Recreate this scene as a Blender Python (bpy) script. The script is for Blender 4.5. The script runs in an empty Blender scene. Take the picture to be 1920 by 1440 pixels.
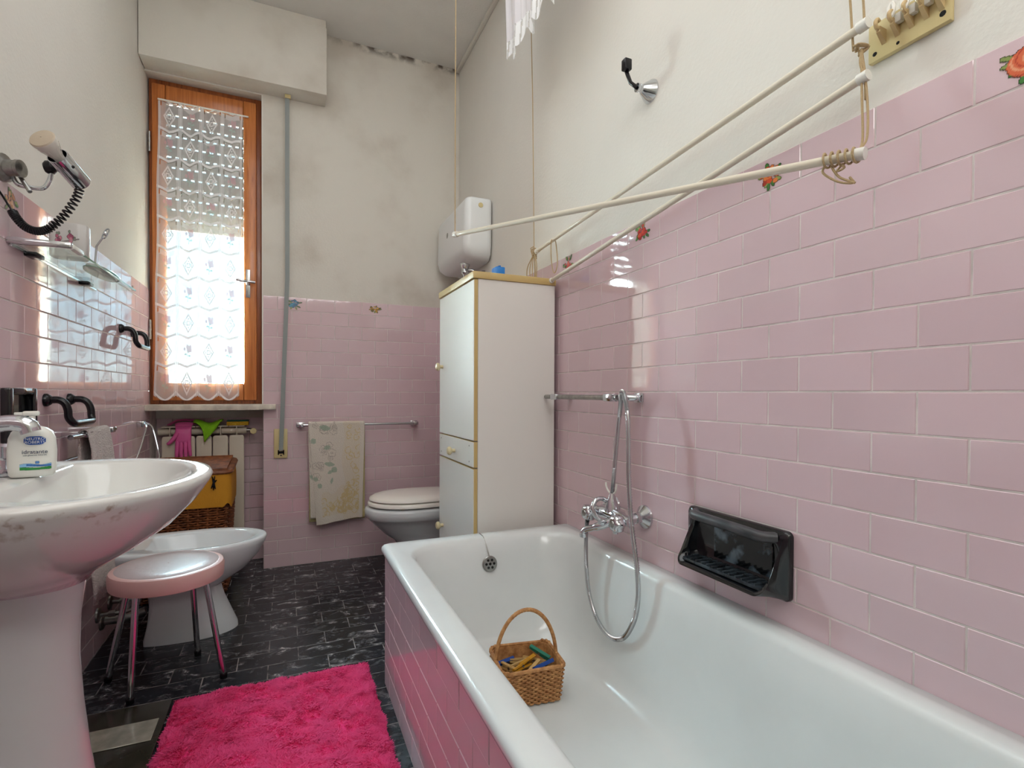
import bpy, bmesh, math, random
import numpy as np
from mathutils import Vector, Matrix, Euler

random.seed(7)
RNG = np.random.default_rng(11)
S = bpy.context.scene
COL = S.collection
PI = math.pi

# ------------------------------------------------------------------ camera
yaw, pitch, roll = 0.41142, -0.01194, 0.00413
fwd = Vector((math.sin(yaw) * math.cos(pitch), math.cos(yaw) * math.cos(pitch), math.sin(pitch)))
rgt = Vector((math.cos(yaw), -math.sin(yaw), 0))
upv = rgt.cross(fwd)
r2 = rgt * math.cos(roll) + upv * math.sin(roll)
u2 = -rgt * math.sin(roll) + upv * math.cos(roll)
cam_data = bpy.data.cameras.new('camera')
cam_data.sensor_width = 36
cam_data.lens = 969.94 / 1920 * 36
cam_data.shift_y = 29.3 / 1920
cam_data.clip_start = 0.02
cam = bpy.data.objects.new('camera', cam_data)
m = Matrix((r2, u2, -fwd)).transposed().to_4x4()
m.translation = Vector((0, 0, 0.9689))
cam.matrix_world = m
COL.objects.link(cam)
S.camera = cam

# ------------------------------------------------------------------ view, sky, sun, added fill lights
S.view_settings.view_transform = 'Standard'
S.view_settings.look = 'None'
S.view_settings.gamma = 1
S.view_settings.use_curve_mapping = False
S.view_settings.exposure = 0.42

SKY_STRENGTH = 2.5
SUN_STRENGTH = 70.0
OVERHEAD_FILL_POWER = 11.0
w = bpy.data.worlds.new('daylight')
S.world = w
w.use_nodes = True
nt = w.node_tree
nt.nodes.clear()
wo = nt.nodes.new('ShaderNodeOutputWorld')
wb = nt.nodes.new('ShaderNodeBackground')
tc = nt.nodes.new('ShaderNodeTexCoord')
sp = nt.nodes.new('ShaderNodeSeparateXYZ')
mr = nt.nodes.new('ShaderNodeMapRange')
mr.inputs[1].default_value = -0.12
mr.inputs[2].default_value = 0.12
mx = nt.nodes.new('ShaderNodeMix')
mx.data_type = 'RGBA'
mx.inputs[6].default_value = (1.0, 0.86, 0.66, 1)      # sunlit ground and walls outside
mx.inputs[7].default_value = (0.50, 0.79, 1.0, 1)      # bright hazy sky
nt.links.new(tc.outputs['Generated'], sp.inputs[0])
nt.links.new(sp.outputs['Z'], mr.inputs[0])
nt.links.new(mr.outputs[0], mx.inputs[0])
nt.links.new(mx.outputs[2], wb.inputs['Color'])
wb.inputs['Strength'].default_value = SKY_STRENGTH
nt.links.new(wb.outputs[0], wo.inputs[0])

sun_data = bpy.data.lights.new('hazy_sun', 'SUN')
sun_data.energy = SUN_STRENGTH
sun_data.angle = math.radians(62)
sun_data.color = (0.64, 0.87, 1.0)
sun = bpy.data.objects.new('hazy_sun', sun_data)
sun.rotation_euler = Vector((0.60, -1.0, -0.36)).to_track_quat('-Z', 'Y').to_euler()
COL.objects.link(sun)
# sunlight thrown back up by the bright ground and facade outside
bounce_data = bpy.data.lights.new('ground_bounce', 'SUN')
bounce_data.energy = 22.0
bounce_data.angle = math.radians(55)
bounce_data.color = (1.0, 0.84, 0.62)
bounce = bpy.data.objects.new('ground_bounce', bounce_data)
bounce.rotation_euler = Vector((0.60, -1.0, 0.22)).to_track_quat('-Z', 'Y').to_euler()
COL.objects.link(bounce)

overhead_fill_data = bpy.data.lights.new('overhead_fill', 'AREA')  # added soft fill light overhead, out of view, no real fixture
overhead_fill_data.shape = 'RECTANGLE'
overhead_fill_data.size = 1.1
overhead_fill_data.size_y = 2.3
overhead_fill_data.energy = OVERHEAD_FILL_POWER
overhead_fill_data.color = (0.93, 0.97, 1.0)
lamp = bpy.data.objects.new('overhead_fill', overhead_fill_data)
lamp.location = (0.15, 1.0, 2.985)
lamp.rotation_euler = (0, 0, 0)
COL.objects.link(lamp)

fill_data = bpy.data.lights.new('rear_fill', 'AREA')  # added fill light behind the camera to lift ceiling and back wall
fill_data.shape = 'RECTANGLE'
fill_data.size = 1.2
fill_data.size_y = 0.6
fill_data.energy = 12.0
fill_data.color = (1.0, 0.98, 0.96)
fill = bpy.data.objects.new('rear_fill', fill_data)
fill.location = (0.15, -0.86, 2.45)
fill.rotation_euler = (math.radians(103), 0, 0)
COL.objects.link(fill)

# ------------------------------------------------------------------ helpers
ORG = {}

def lin(h):
    h = h.lstrip('#')
    v = [int(h[i:i + 2], 16) / 255 for i in (0, 2, 4)]
    return tuple(x / 12.92 if x <= 0.04045 else ((x + 0.055) / 1.055) ** 2.4 for x in v)

def mat(name, col, rough=0.5, metal=0.0, bump=0.0, bscale=40.0, var=0.0, vscale=6.0, col2=None, coat=0.0,
        trans=0.0, vr=(0.35, 0.68), attr=None, objvar=0.0, stretch=None, spec=0.5, sss=0.0):
    if isinstance(col, str): col = lin(col)
    if isinstance(col2, str): col2 = lin(col2)
    M = bpy.data.materials.new(name)
    M.use_nodes = True
    n = M.node_tree
    b = n.nodes['Principled BSDF']
    b.inputs['Base Color'].default_value = (*col, 1)
    b.inputs['Roughness'].default_value = rough
    b.inputs['Metallic'].default_value = metal
    b.inputs['Coat Weight'].default_value = coat
    b.inputs['Transmission Weight'].default_value = trans
    b.inputs['Specular IOR Level'].default_value = spec
    src = None
    if attr:
        a = n.nodes.new('ShaderNodeAttribute')
        a.attribute_name = attr
        src = a.outputs['Color']
    t = n.nodes.new('ShaderNodeTexCoord')
    mp = n.nodes.new('ShaderNodeMapping')
    n.links.new(t.outputs['Object'], mp.inputs['Vector'])
    if stretch: mp.inputs['Scale'].default_value = stretch
    if var > 0 or col2:
        nz = n.nodes.new('ShaderNodeTexNoise')
        nz.inputs['Scale'].default_value = vscale
        nz.inputs['Detail'].default_value = 6
        n.links.new(mp.outputs[0], nz.inputs['Vector'])
        mixn = n.nodes.new('ShaderNodeMix')
        mixn.data_type = 'RGBA'
        rp = n.nodes.new('ShaderNodeMapRange')
        rp.inputs[1].default_value = vr[0]
        rp.inputs[2].default_value = vr[1]
        n.links.new(nz.outputs[0], rp.inputs[0])
        n.links.new(rp.outputs[0], mixn.inputs[0])
        mixn.inputs[6].default_value = (*col, 1)
        mixn.inputs[7].default_value = (*(col2 or tuple(x * (1 - var) for x in col)), 1)
        if src:
            mm = n.nodes.new('ShaderNodeMix'); mm.data_type = 'RGBA'; mm.blend_type = 'MULTIPLY'
            mm.inputs[0].default_value = 1
            n.links.new(src, mm.inputs[6]); n.links.new(mixn.outputs[2], mm.inputs[7])
            src = mm.outputs[2]
        else:
            src = mixn.outputs[2]
    if objvar > 0:
        oi = n.nodes.new('ShaderNodeObjectInfo')
        r = n.nodes.new('ShaderNodeMapRange')
        r.inputs[3].default_value = 1 - objvar
        r.inputs[4].default_value = 1 + objvar
        n.links.new(oi.outputs['Random'], r.inputs[0])
        hs = n.nodes.new('ShaderNodeHueSaturation')
        n.links.new(r.outputs[0], hs.inputs['Value'])
        hs.inputs['Color'].default_value = (*col, 1)
        if src: n.links.new(src, hs.inputs['Color'])
        src = hs.outputs[0]
    if src: n.links.new(src, b.inputs['Base Color'])
    if bump > 0:
        nb = n.nodes.new('ShaderNodeTexNoise')
        nb.inputs['Scale'].default_value = bscale
        nb.inputs['Detail'].default_value = 5
        n.links.new(mp.outputs[0], nb.inputs['Vector'])
        bp = n.nodes.new('ShaderNodeBump')
        bp.inputs['Strength'].default_value = bump
        bp.inputs['Distance'].default_value = 0.01
        n.links.new(nb.outputs[0], bp.inputs['Height'])
        n.links.new(bp.outputs[0], b.inputs['Normal'])
    return M

class MB:
    """collects geometry for one mesh"""
    def __init__(self): self.v = []; self.f = []
    def add(self, vs, fs):
        o = len(self.v)
        self.v += [tuple(p) for p in vs]
        self.f += [tuple(i + o for i in f) for f in fs]
        return self
    def box(self, x0, x1, y0, y1, z0, z1, bev=0.0, seg=2):
        bm = bmesh.new()
        bmesh.ops.create_cube(bm, size=1)
        for v in bm.verts:
            v.co = Vector(((x0 + x1) / 2 + v.co.x * (x1 - x0), (y0 + y1) / 2 + v.co.y * (y1 - y0), (z0 + z1) / 2 + v.co.z * (z1 - z0)))
        if bev > 0:
            bmesh.ops.bevel(bm, geom=bm.edges[:], offset=bev, segments=seg, profile=0.5, affect='EDGES')
        bm.verts.index_update()
        self.add([v.co[:] for v in bm.verts], [[v.index for v in f.verts] for f in bm.faces])
        bm.free()
        return self
    def loft(self, rings, cap0=True, cap1=True, closed=True):
        n = len(rings[0]); o = len(self.v)
        for r in rings: self.v += [tuple(p) for p in r]
        for i in range(len(rings) - 1):
            for j in range(n if closed else n - 1):
                k = (j + 1) % n
                self.f.append((o + i * n + j, o + i * n + k, o + (i + 1) * n + k, o + (i + 1) * n + j))
        if cap0: self.f.append(tuple(o + j for j in reversed(range(n))))
        if cap1: self.f.append(tuple(o + (len(rings) - 1) * n + j for j in range(n)))
        return self
    def tube(self, path, r, n=8, cap=True, flat=1.0, up=None):
        P = [Vector(p) for p in path]
        if not isinstance(r, (list, tuple, np.ndarray)): r = [r] * len(P)
        rings = []; prev = None
        for i, p in enumerate(P):
            t = (P[min(i + 1, len(P) - 1)] - P[max(i - 1, 0)])
            if t.length < 1e-9: t = Vector((0, 0, 1))
            t.normalize()
            if prev is None:
                a = Vector(up) if up else (Vector((0, 0, 1)) if abs(t.z) < 0.9 else Vector((1, 0, 0)))
                nrm = (a - t * a.dot(t)).normalized()
            else:
                nrm = (prev - t * prev.dot(t))
                nrm = nrm.normalized() if nrm.length > 1e-6 else prev
            prev = nrm
            b = t.cross(nrm)
            rings.append([p + (nrm * math.cos(2 * PI * k / n) * flat + b * math.sin(2 * PI * k / n)) * r[i] for k in range(n)])
        return self.loft(rings, cap, cap)
    def lathe(self, prof, n=24, loc=(0, 0, 0), axis=(0, 0, 1), cap=True):
        q = Vector((0, 0, 1)).rotation_difference(Vector(axis).normalized())
        L = Vector(loc)
        rings = [[L + q @ Vector((r * math.cos(2 * PI * k / n), r * math.sin(2 * PI * k / n), z)) for k in range(n)] for r, z in prof]
        return self.loft(rings, cap, cap)
    def cyl(self, a, b, r, n=12):
        return self.tube([a, b], r, n)
    def ball(self, c, r, n=12, sz=1.0):
        prof = [(max(r * math.sin(PI * i / 8), 1e-5), -r * sz * math.cos(PI * i / 8)) for i in range(9)]
        return self.lathe(prof, n, c)
    def xf(self, M):
        self.v = [tuple(M @ Vector(p)) for p in self.v]
        return self

def build(name, mb, material, parent=None, origin=None, smooth=True, angle=40):
    if parent is not None:
        o0 = ORG[parent.name]
    else:
        o0 = Vector(origin) if origin is not None else Vector((0, 0, 0))
    me = bpy.data.meshes.new(name)
    me.from_pydata([(x - o0.x, y - o0.y, z - o0.z) for x, y, z in mb.v], [], mb.f)
    me.materials.append(material)
    if smooth:
        me.shade_smooth()
        me.set_sharp_from_angle(angle=math.radians(angle))
    me.update()
    ob = bpy.data.objects.new(name, me)
    COL.objects.link(ob)
    if parent is not None: ob.parent = parent
    else: ob.location = o0
    ORG[ob.name] = o0
    return ob

def thing(name, label, cat, loc, group=None):
    e = bpy.data.objects.new(name, None)
    e.empty_display_size = 0.05
    e.location = loc
    COL.objects.link(e)
    e['label'] = label; e['category'] = cat
    if group: e['group'] = group
    ORG[e.name] = Vector(loc)
    return e

def tag(o, label, cat, group=None, kind=None):
    o['label'] = label; o['category'] = cat
    if group: o['group'] = group
    if kind: o['kind'] = kind
    return o

def struct(o, label=None):
    o['kind'] = 'structure'
    if label: o['label'] = label
    return o

def spline(pts, per=8):
    P = [Vector(p) for p in pts]
    P = [P[0] * 2 - P[1]] + P + [P[-1] * 2 - P[-2]]
    out = []
    for i in range(1, len(P) - 2):
        a, b, c, d = P[i - 1:i + 3]
        for k in range(per):
            t = k / per
            out.append(0.5 * ((2 * b) + (c - a) * t + (2 * a - 5 * b + 4 * c - d) * t * t + (3 * b - a - 3 * c + d) * t ** 3))
    out.append(P[-2])
    return out

def rrect(cx, cy, hx, hy, r, z, n=6):
    out = []
    for qx, qy, a0 in ((1, 1, 0), (-1, 1, 90), (-1, -1, 180), (1, -1, 270)):
        for k in range(n + 1):
            a = math.radians(a0 + 90 * k / n)
            out.append((cx + qx * (hx - r) + r * math.cos(a), cy + qy * (hy - r) + r * math.sin(a), z))
    return out

def even_ring(ring, n):
    """resample a closed outline to n evenly spaced points"""
    P = np.array([tuple(p) for p in ring] + [tuple(ring[0])])
    d = np.concatenate([[0], np.cumsum(np.linalg.norm(np.diff(P, axis=0), axis=1))])
    t = np.linspace(0, d[-1], n, endpoint=False)
    return [tuple(np.interp(t, d, P[:, k])[i] for k in range(3)) for i in range(n)]

def smoothstep(a, b, x):
    t = np.clip((x - a) / (b - a), 0, 1)
    return t * t * (3 - 2 * t)

def print_mesh(name, fn, nu, nv, pos, material, parent=None, origin=None, keep_all=False):
    """a thin printed sheet: fn(u,v)-> (rgb, alpha) arrays; cells with alpha are kept; pos(u,v)->xyz arrays"""
    u = np.linspace(0, 1, nu + 1); v = np.linspace(0, 1, nv + 1)
    U, V = np.meshgrid(u, v)
    rgb, al = fn(U, V)
    X, Y, Z = pos(U, V)
    o0 = ORG[parent.name] if parent is not None else Vector(origin or (0, 0, 0))
    co = np.stack([X - o0.x, Y - o0.y, Z - o0.z], -1).reshape(-1, 3)
    idx = np.arange((nu + 1) * (nv + 1)).reshape(nv + 1, nu + 1)
    q = np.stack([idx[:-1, :-1], idx[:-1, 1:], idx[1:, 1:], idx[1:, :-1]], -1).reshape(-1, 4)
    if not keep_all:
        a = al.reshape(-1)
        q = q[a[q].max(1) > 0.5]
    used = np.unique(q)
    remap = -np.ones(len(co), int); remap[used] = np.arange(len(used))
    me = bpy.data.meshes.new(name)
    me.from_pydata(co[used].tolist(), [], remap[q].tolist())
    at = me.color_attributes.new('print', 'FLOAT_COLOR', 'POINT')
    c4 = np.concatenate([rgb.reshape(-1, 3), al.reshape(-1, 1)], 1)[used]
    at.data.foreach_set('color', c4.astype(np.float32).ravel())
    me.materials.append(material)
    me.shade_smooth()
    ob = bpy.data.objects.new(name, me)
    COL.objects.link(ob)
    if parent is not None: ob.parent = parent
    else: ob.location = o0
    ORG[ob.name] = o0
    return ob

# ------------------------------------------------------------------ materials
M_tile = mat('pink_glazed_tile', '#d8bcc2', 0.045, objvar=0.035, bump=0.04, bscale=9, coat=0.0, spec=0.95)
M_grout = mat('grout', '#e2d6d2', 0.85, var=0.25, vscale=20)
M_plaster = mat('white_plaster', '#e4e0d8', 0.9, bump=0.12, bscale=90, var=0.05, vscale=2.5)
M_floor = None
M_chrome = mat('chrome', '#cfd2d6', 0.12, 1.0, bump=0.03, bscale=30)
M_oldchrome = mat('worn_chrome', '#a9a8a4', 0.3, 1.0, var=0.3, vscale=60)
M_ceramic = mat('white_ceramic', '#dcdfdf', 0.06, coat=0.3)
M_bidet = mat('white_ceramic_bidet', '#dfe4e6', 0.07, coat=0.3)
M_enamel = mat('tub_enamel', '#e5e9e8', 0.16, var=0.10, vscale=3, coat=0.2)
M_black = mat('black_plastic', '#0c0a10', 0.25, spec=0.4)
M_blackcer = mat('black_ceramic', '#0d0f14', 0.1, coat=0.4)
M_white = mat('white_plastic', '#e6e4dc', 0.4)
M_cream = mat('cream_plastic', '#d6c48f', 0.45)
M_panel = mat('white_laminate', '#e6e2dc', 0.28, bump=0.01, bscale=60)
M_edge = mat('beige_edging', '#c9ad72', 0.4)
M_pinkplastic = mat('pink_plastic', '#e0b4ae', 0.35)
M_cushion = mat('pale_vinyl', '#cfbdbd', 0.3, bump=0.1, bscale=50, var=0.12, vscale=9)
M_rope = mat('twine', '#b8a07a', 0.9, bump=0.4, bscale=300)
M_rod = mat('cream_rod', '#dcd3c0', 0.35)
def thin_glass(name, tint):
    M = bpy.data.materials.new(name); M.use_nodes = True
    n = M.node_tree; n.nodes.clear()
    o = n.nodes.new('ShaderNodeOutputMaterial'); tr = n.nodes.new('ShaderNodeBsdfTransparent'); gl = n.nodes.new('ShaderNodeBsdfGlossy')
    lw = n.nodes.new('ShaderNodeLayerWeight'); lw.inputs['Blend'].default_value = 0.5
    pw = n.nodes.new('ShaderNodeMath'); pw.operation = 'POWER'; pw.inputs[1].default_value = 5.0
    fr = n.nodes.new('ShaderNodeMath'); fr.operation = 'MULTIPLY_ADD'; fr.inputs[1].default_value = 0.55; fr.inputs[2].default_value = 0.025
    n.links.new(lw.outputs['Facing'], pw.inputs[0]); n.links.new(pw.outputs[0], fr.inputs[0])
    tr.inputs[0].default_value = (*lin(tint), 1); gl.inputs['Roughness'].default_value = 0.01
    mx_ = n.nodes.new('ShaderNodeMixShader')
    n.links.new(fr.outputs[0], mx_.inputs[0]); n.links.new(tr.outputs[0], mx_.inputs[1]); n.links.new(gl.outputs[0], mx_.inputs[2])
    n.links.new(mx_.outputs[0], o.inputs[0])
    return M
M_glass = thin_glass('clear_glass', '#f4faf8')
M_greenglass = mat('green_glass_edge', '#2f8f72', 0.1, trans=0.4)
M_radiator = mat('radiator_enamel', '#d2c6b4', 0.35)
M_marble = mat('sill_marble', '#e6dccc', 0.3, var=0.4, vscale=18)
M_terry = mat('white_terry', '#d9d0cb', 0.95, bump=1.0, bscale=180)
M_glove = mat('pink_rubber', '#d65a98', 0.45, bump=0.05, bscale=60)
M_greencloth = mat('green_microfibre', '#86c418', 0.9, bump=0.3, bscale=200)
M_sponge = mat('yellow_sponge', '#d0a52a', 0.95, bump=0.8, bscale=160)
M_scour = mat('green_scourer', '#1f5a4a', 0.95, bump=0.8, bscale=200)
M_liner = mat('orange_cotton', '#c98a1c', 0.85, bump=0.2, bscale=120, var=0.15)
M_wicker = mat('brown_wicker', '#8f5530', 0.5, col2='#5c3019', vscale=30, bump=0.2, bscale=150)
M_wickerlight = mat('honey_wicker', '#cf9a62', 0.6, col2='#a06a3c', vscale=60, bump=0.2, bscale=200)
M_pegwood = mat('pale_peg_wood', '#c9a467', 0.7, var=0.2, vscale=40, objvar=0.12)
M_pegyellow = mat('yellow_peg', '#c98e12', 0.5)
M_pegblue = mat('blue_peg', '#14489c', 0.45)
M_peggreen = mat('green_peg', '#23806a', 0.45)
M_steel = mat('spring_steel', '#8d8d8d', 0.35, 1.0)
M_grey = mat('grey_strap', '#8d9391', 0.5)
M_blue = mat('blue_plastic', '#2a7fd0', 0.4)
M_rug = mat('pink_shag', '#ff62a6', 0.9, var=0.06, vscale=9)
def fibre_translucency(M, share, col):
    n = M.node_tree
    out = [x for x in n.nodes if x.type == 'OUTPUT_MATERIAL'][0]
    b = n.nodes['Principled BSDF']
    t = n.nodes.new('ShaderNodeBsdfTranslucent'); t.inputs[0].default_value = (*lin(col), 1)
    mx_ = n.nodes.new('ShaderNodeMixShader'); mx_.inputs[0].default_value = share
    n.links.new(b.outputs[0], mx_.inputs[1]); n.links.new(t.outputs[0], mx_.inputs[2]); n.links.new(mx_.outputs[0], out.inputs[0])
fibre_translucency(M_rug, 0.42, '#ff6aa8')
M_slat = mat('grey_slat', '#8b817b', 0.6)
M_scale = mat('dark_olive_panel', '#3a382f', 0.18, var=0.35, vscale=25)
M_scaleband = mat('pale_polished_band', '#b9b6a6', 0.16, var=0.3, vscale=30, metal=0.3)
M_door = mat('painted_door', '#cfc7b8', 0.5)
M_print = mat('printed_colour', '#ffffff', 0.3, attr='print')
M_towel = mat('towel_print', '#ffffff', 0.95, attr='print', bump=0.6, bscale=260)
M_mug = mat('flower_porcelain', '#d9d6d2', 0.15)
M_lampbulb = mat('bulb_plastic', '#d9d3ca', 0.5)
M_bulbface = mat('bulb_face', '#b8a894', 0.6)
M_ink_blue = mat('label_blue', '#1d4fa0', 0.4)
M_ink_dark = mat('label_dark', '#33405c', 0.4)
M_ink_green = mat('label_green', '#2f8f3f', 0.4)
M_ink_white = mat('label_white', '#eef0f2', 0.4)
M_ink_light = mat('label_light_blue', '#6fa9d6', 0.4)
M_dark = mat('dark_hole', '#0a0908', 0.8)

def wood(name, a, b_, sx=1.0):
    M = mat(name, a, 0.32, coat=0.15)
    n = M.node_tree; b = n.nodes['Principled BSDF']
    t = n.nodes.new('ShaderNodeTexCoord'); mp = n.nodes.new('ShaderNodeMapping')
    mp.inputs['Scale'].default_value = (28 * sx, 28, 1.6)
    nz = n.nodes.new('ShaderNodeTexNoise'); nz.inputs['Scale'].default_value = 2.2; nz.inputs['Detail'].default_value = 7
    nz.inputs['Distortion'].default_value = 1.2
    cr = n.nodes.new('ShaderNodeValToRGB')
    cr.color_ramp.elements[0].position = 0.35; cr.color_ramp.elements[1].position = 0.7
    cr.color_ramp.elements[0].color = (*lin(a), 1); cr.color_ramp.elements[1].color = (*lin(b_), 1)
    n.links.new(t.outputs['Object'], mp.inputs[0]); n.links.new(mp.outputs[0], nz.inputs['Vector'])
    n.links.new(nz.outputs[0], cr.inputs[0]); n.links.new(cr.outputs[0], b.inputs['Base Color'])
    return M
M_wood = wood('orange_pine', '#cc7d40', '#a85c28')
M_wood_dark = wood('dark_frame_pine', '#a05a30', '#743a1c')

def floor_mat():
    M = mat('black_marbled_tile', '#131217', 0.25, spec=0.25)
    n = M.node_tree; b = n.nodes['Principled BSDF']
    t = n.nodes.new('ShaderNodeTexCoord'); mp = n.nodes.new('ShaderNodeMapping')
    mp.inputs['Scale'].default_value = (7, 24, 10)
    oi = n.nodes.new('ShaderNodeObjectInfo')
    vm = n.nodes.new('ShaderNodeVectorMath'); vm.operation = 'MULTIPLY_ADD'
    vm.inputs[1].default_value = (13, 29, 7)
    n.links.new(oi.outputs['Random'], vm.inputs[0])
    n.links.new(t.outputs['Object'], mp.inputs[0]); n.links.new(mp.outputs[0], vm.inputs[2])
    nz = n.nodes.new('ShaderNodeTexNoise'); nz.inputs['Scale'].default_value = 2.0; nz.inputs['Detail'].default_value = 12
    nz.inputs['Roughness'].default_value = 0.72; nz.inputs['Distortion'].default_value = 0.6
    n.links.new(vm.outputs[0], nz.inputs['Vector'])
    cr = n.nodes.new('ShaderNodeValToRGB')
    e = cr.color_ramp.elements
    e[0].position = 0.52; e[0].color = (0, 0, 0, 1)
    e[1].position = 0.68; e[1].color = (1, 1, 1, 1)
    k = e.new(0.60); k.color = (0.14, 0.14, 0.14, 1)
    n.links.new(nz.outputs[0], cr.inputs[0])
    nz3 = n.nodes.new('ShaderNodeTexNoise'); nz3.inputs['Scale'].default_value = 1.1; nz3.inputs['Detail'].default_value = 12
    nz3.inputs['Roughness'].default_value = 0.8
    n.links.new(vm.outputs[0], nz3.inputs['Vector'])
    c2 = n.nodes.new('ShaderNodeValToRGB'); g = c2.color_ramp.elements
    g[0].position = 0.38; g[0].color = (0.006, 0.006, 0.009, 1)
    g[1].position = 0.74; g[1].color = (0.034, 0.041, 0.052, 1)
    n.links.new(nz3.outputs[0], c2.inputs[0])
    mxf = n.nodes.new('ShaderNodeMix'); mxf.data_type = 'RGBA'
    n.links.new(cr.outputs[0], mxf.inputs[0]); n.links.new(c2.outputs[0], mxf.inputs[6])
    mxf.inputs[7].default_value = (0.72, 0.67, 0.68, 1)
    n.links.new(mxf.outputs[2], b.inputs['Base Color'])
    return M
M_floor = floor_mat()
M_floorgrout = mat('pale_floor_joint', '#9c9492', 0.8, col2='#242226', vscale=22)

def plaster_stained():
    M = mat('stained_plaster', '#e0dbd1', 0.9, bump=0.12, bscale=90)
    n = M.node_tree; b = n.nodes['Principled BSDF']
    t = n.nodes.new('ShaderNodeTexCoord'); s = n.nodes.new('ShaderNodeSeparateXYZ')
    n.links.new(t.outputs['Object'], s.inputs[0])
    def mapr(src, a, c, o0, o1):
        r = n.nodes.new('ShaderNodeMapRange'); r.interpolation_type = 'SMOOTHSTEP'
        r.inputs[1].default_value = a; r.inputs[2].default_value = c; r.inputs[3].default_value = o0; r.inputs[4].default_value = o1
        n.links.new(src, r.inputs[0]); return r.outputs[0]
    nz = n.nodes.new('ShaderNodeTexNoise'); nz.inputs['Scale'].default_value = 14; nz.inputs['Detail'].default_value = 8
    n.links.new(t.outputs['Object'], nz.inputs['Vector'])
    nz2 = n.nodes.new('ShaderNodeTexNoise'); nz2.inputs['Scale'].default_value = 2.2; nz2.inputs['Detail'].default_value = 6
    n.links.new(t.outputs['Object'], nz2.inputs['Vector'])
    top = mapr(s.outputs['Z'], 2.945, 3.0, 0, 1)
    xr = mapr(s.outputs['X'], 0.25, 0.5, 0.35, 1)
    def mul(a, c):
        q = n.nodes.new('ShaderNodeMath'); q.operation = 'MULTIPLY'
        n.links.new(a, q.inputs[0]); n.links.new(c, q.inputs[1]); return q.outputs[0]
    nn = mapr(nz.outputs[0], 0.40, 0.62, 0, 1)
    mould = mul(mul(top, xr), nn)
    c1 = n.nodes.new('ShaderNodeMix'); c1.data_type = 'RGBA'
    c1.inputs[6].default_value = (*lin('#e0dbd1'), 1); c1.inputs[7].default_value = (*lin('#b9ad9e'), 1)
    n.links.new(mapr(nz2.outputs[0], 0.45, 0.75, 0, 0.75), c1.inputs[0])
    c2 = n.nodes.new('ShaderNodeMix'); c2.data_type = 'RGBA'
    n.links.new(c1.outputs[2], c2.inputs[6]); c2.inputs[7].default_value = (*lin('#564a40'), 1)
    n.links.new(mould, c2.inputs[0]); n.links.new(c2.outputs[2], b.inputs['Base Color'])
    return M
M_stained = plaster_stained()

def lace_mat():
    M = bpy.data.materials.new('lace'); M.use_nodes = True
    n = M.node_tree; n.nodes.clear()
    o = n.nodes.new('ShaderNodeOutputMaterial')
    a = n.nodes.new('ShaderNodeAttribute'); a.attribute_name = 'print'
    d = n.nodes.new('ShaderNodeBsdfDiffuse'); t = n.nodes.new('ShaderNodeBsdfTranslucent'); tr = n.nodes.new('ShaderNodeBsdfTransparent')
    m1 = n.nodes.new('ShaderNodeMixShader'); m1.inputs[0].default_value = 0.02
    m2 = n.nodes.new('ShaderNodeMixShader')
    n.links.new(a.outputs['Color'], d.inputs[0]); n.links.new(a.outputs['Color'], t.inputs[0])
    n.links.new(d.outputs[0], m1.inputs[1]); n.links.new(t.outputs[0], m1.inputs[2])
    n.links.new(a.outputs['Alpha'], m2.inputs[0]); n.links.new(tr.outputs[0], m2.inputs[1]); n.links.new(m1.outputs[0], m2.inputs[2])
    n.links.new(m2.outputs[0], o.inputs[0])
    return M
M_lace = lace_mat()

# ------------------------------------------------------------------ room shell
XL, XR, YB = -0.647, 0.9936, 3.1354
ZC = 3.0
YR = -0.95
wall_right = struct(build('wall_right', MB().box(XR + 0.006, XR + 0.12, YR, YB + 0.4, 0, ZC), M_plaster, smooth=False), 'right wall, white plaster above pink tiles behind the bathtub')
wall_left = struct(build('wall_left', MB().box(XL - 0.12, XL - 0.006, YR, YB + 0.45, 0, ZC), M_plaster, smooth=False), 'left wall, white plaster above pink tiles behind the washbasin')
XP = -0.116     # left edge of the pillar beside the window niche
mb = MB().box(XP, XR + 0.12, YB + 0.006, YB + 0.45, 0, ZC)
mb.box(XL - 0.12, XP, YB + 0.006, YB + 0.45, 2.585, ZC)
mb.box(XL - 0.12, XP, YB + 0.206, YB + 0.45, 0, 0.872)
wall_back = struct(build('wall_back', mb, M_stained, smooth=False), 'back wall with window niche at left, stained plaster above pink tiles')
wall_rear = struct(build('wall_rear', MB().box(XL - 0.12, XR + 0.12, YR - 0.12, YR, 0, ZC), M_plaster, smooth=False), 'wall behind the camera')
floor = struct(build('floor', MB().box(XL - 0.12, XR + 0.12, YR - 0.12, YB + 0.45, -0.1, -0.0009), M_floorgrout, smooth=False), 'floor of black marbled tiles')
ceiling = struct(build('ceiling', MB().box(XL - 0.12, XR + 0.12, YR - 0.12, YB + 0.45, ZC, ZC + 0.1), mat('ceiling_paint', '#e9e7e2', 0.9, bump=0.2, bscale=90, var=0.05), smooth=False), 'white painted ceiling')
door_1 = struct(build('door_1', MB().box(-0.45, 0.35, YR, YR + 0.035, 0, 2.1, 0.004), M_door), 'door behind the camera')
build('handle', MB().tube(spline([(0.28, YR + 0.035, 1.0), (0.28, YR + 0.08, 1.0), (0.16, YR + 0.085, 1.0)], 4), 0.009), M_chrome, door_1)
trim_1 = struct(build('trim_1', MB().box(XR - 0.016, XR + 0.006, YR, YB + 0.006, ZC - 0.022, ZC, 0.004), M_plaster), 'thin plaster cove between right wall and ceiling')

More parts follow.
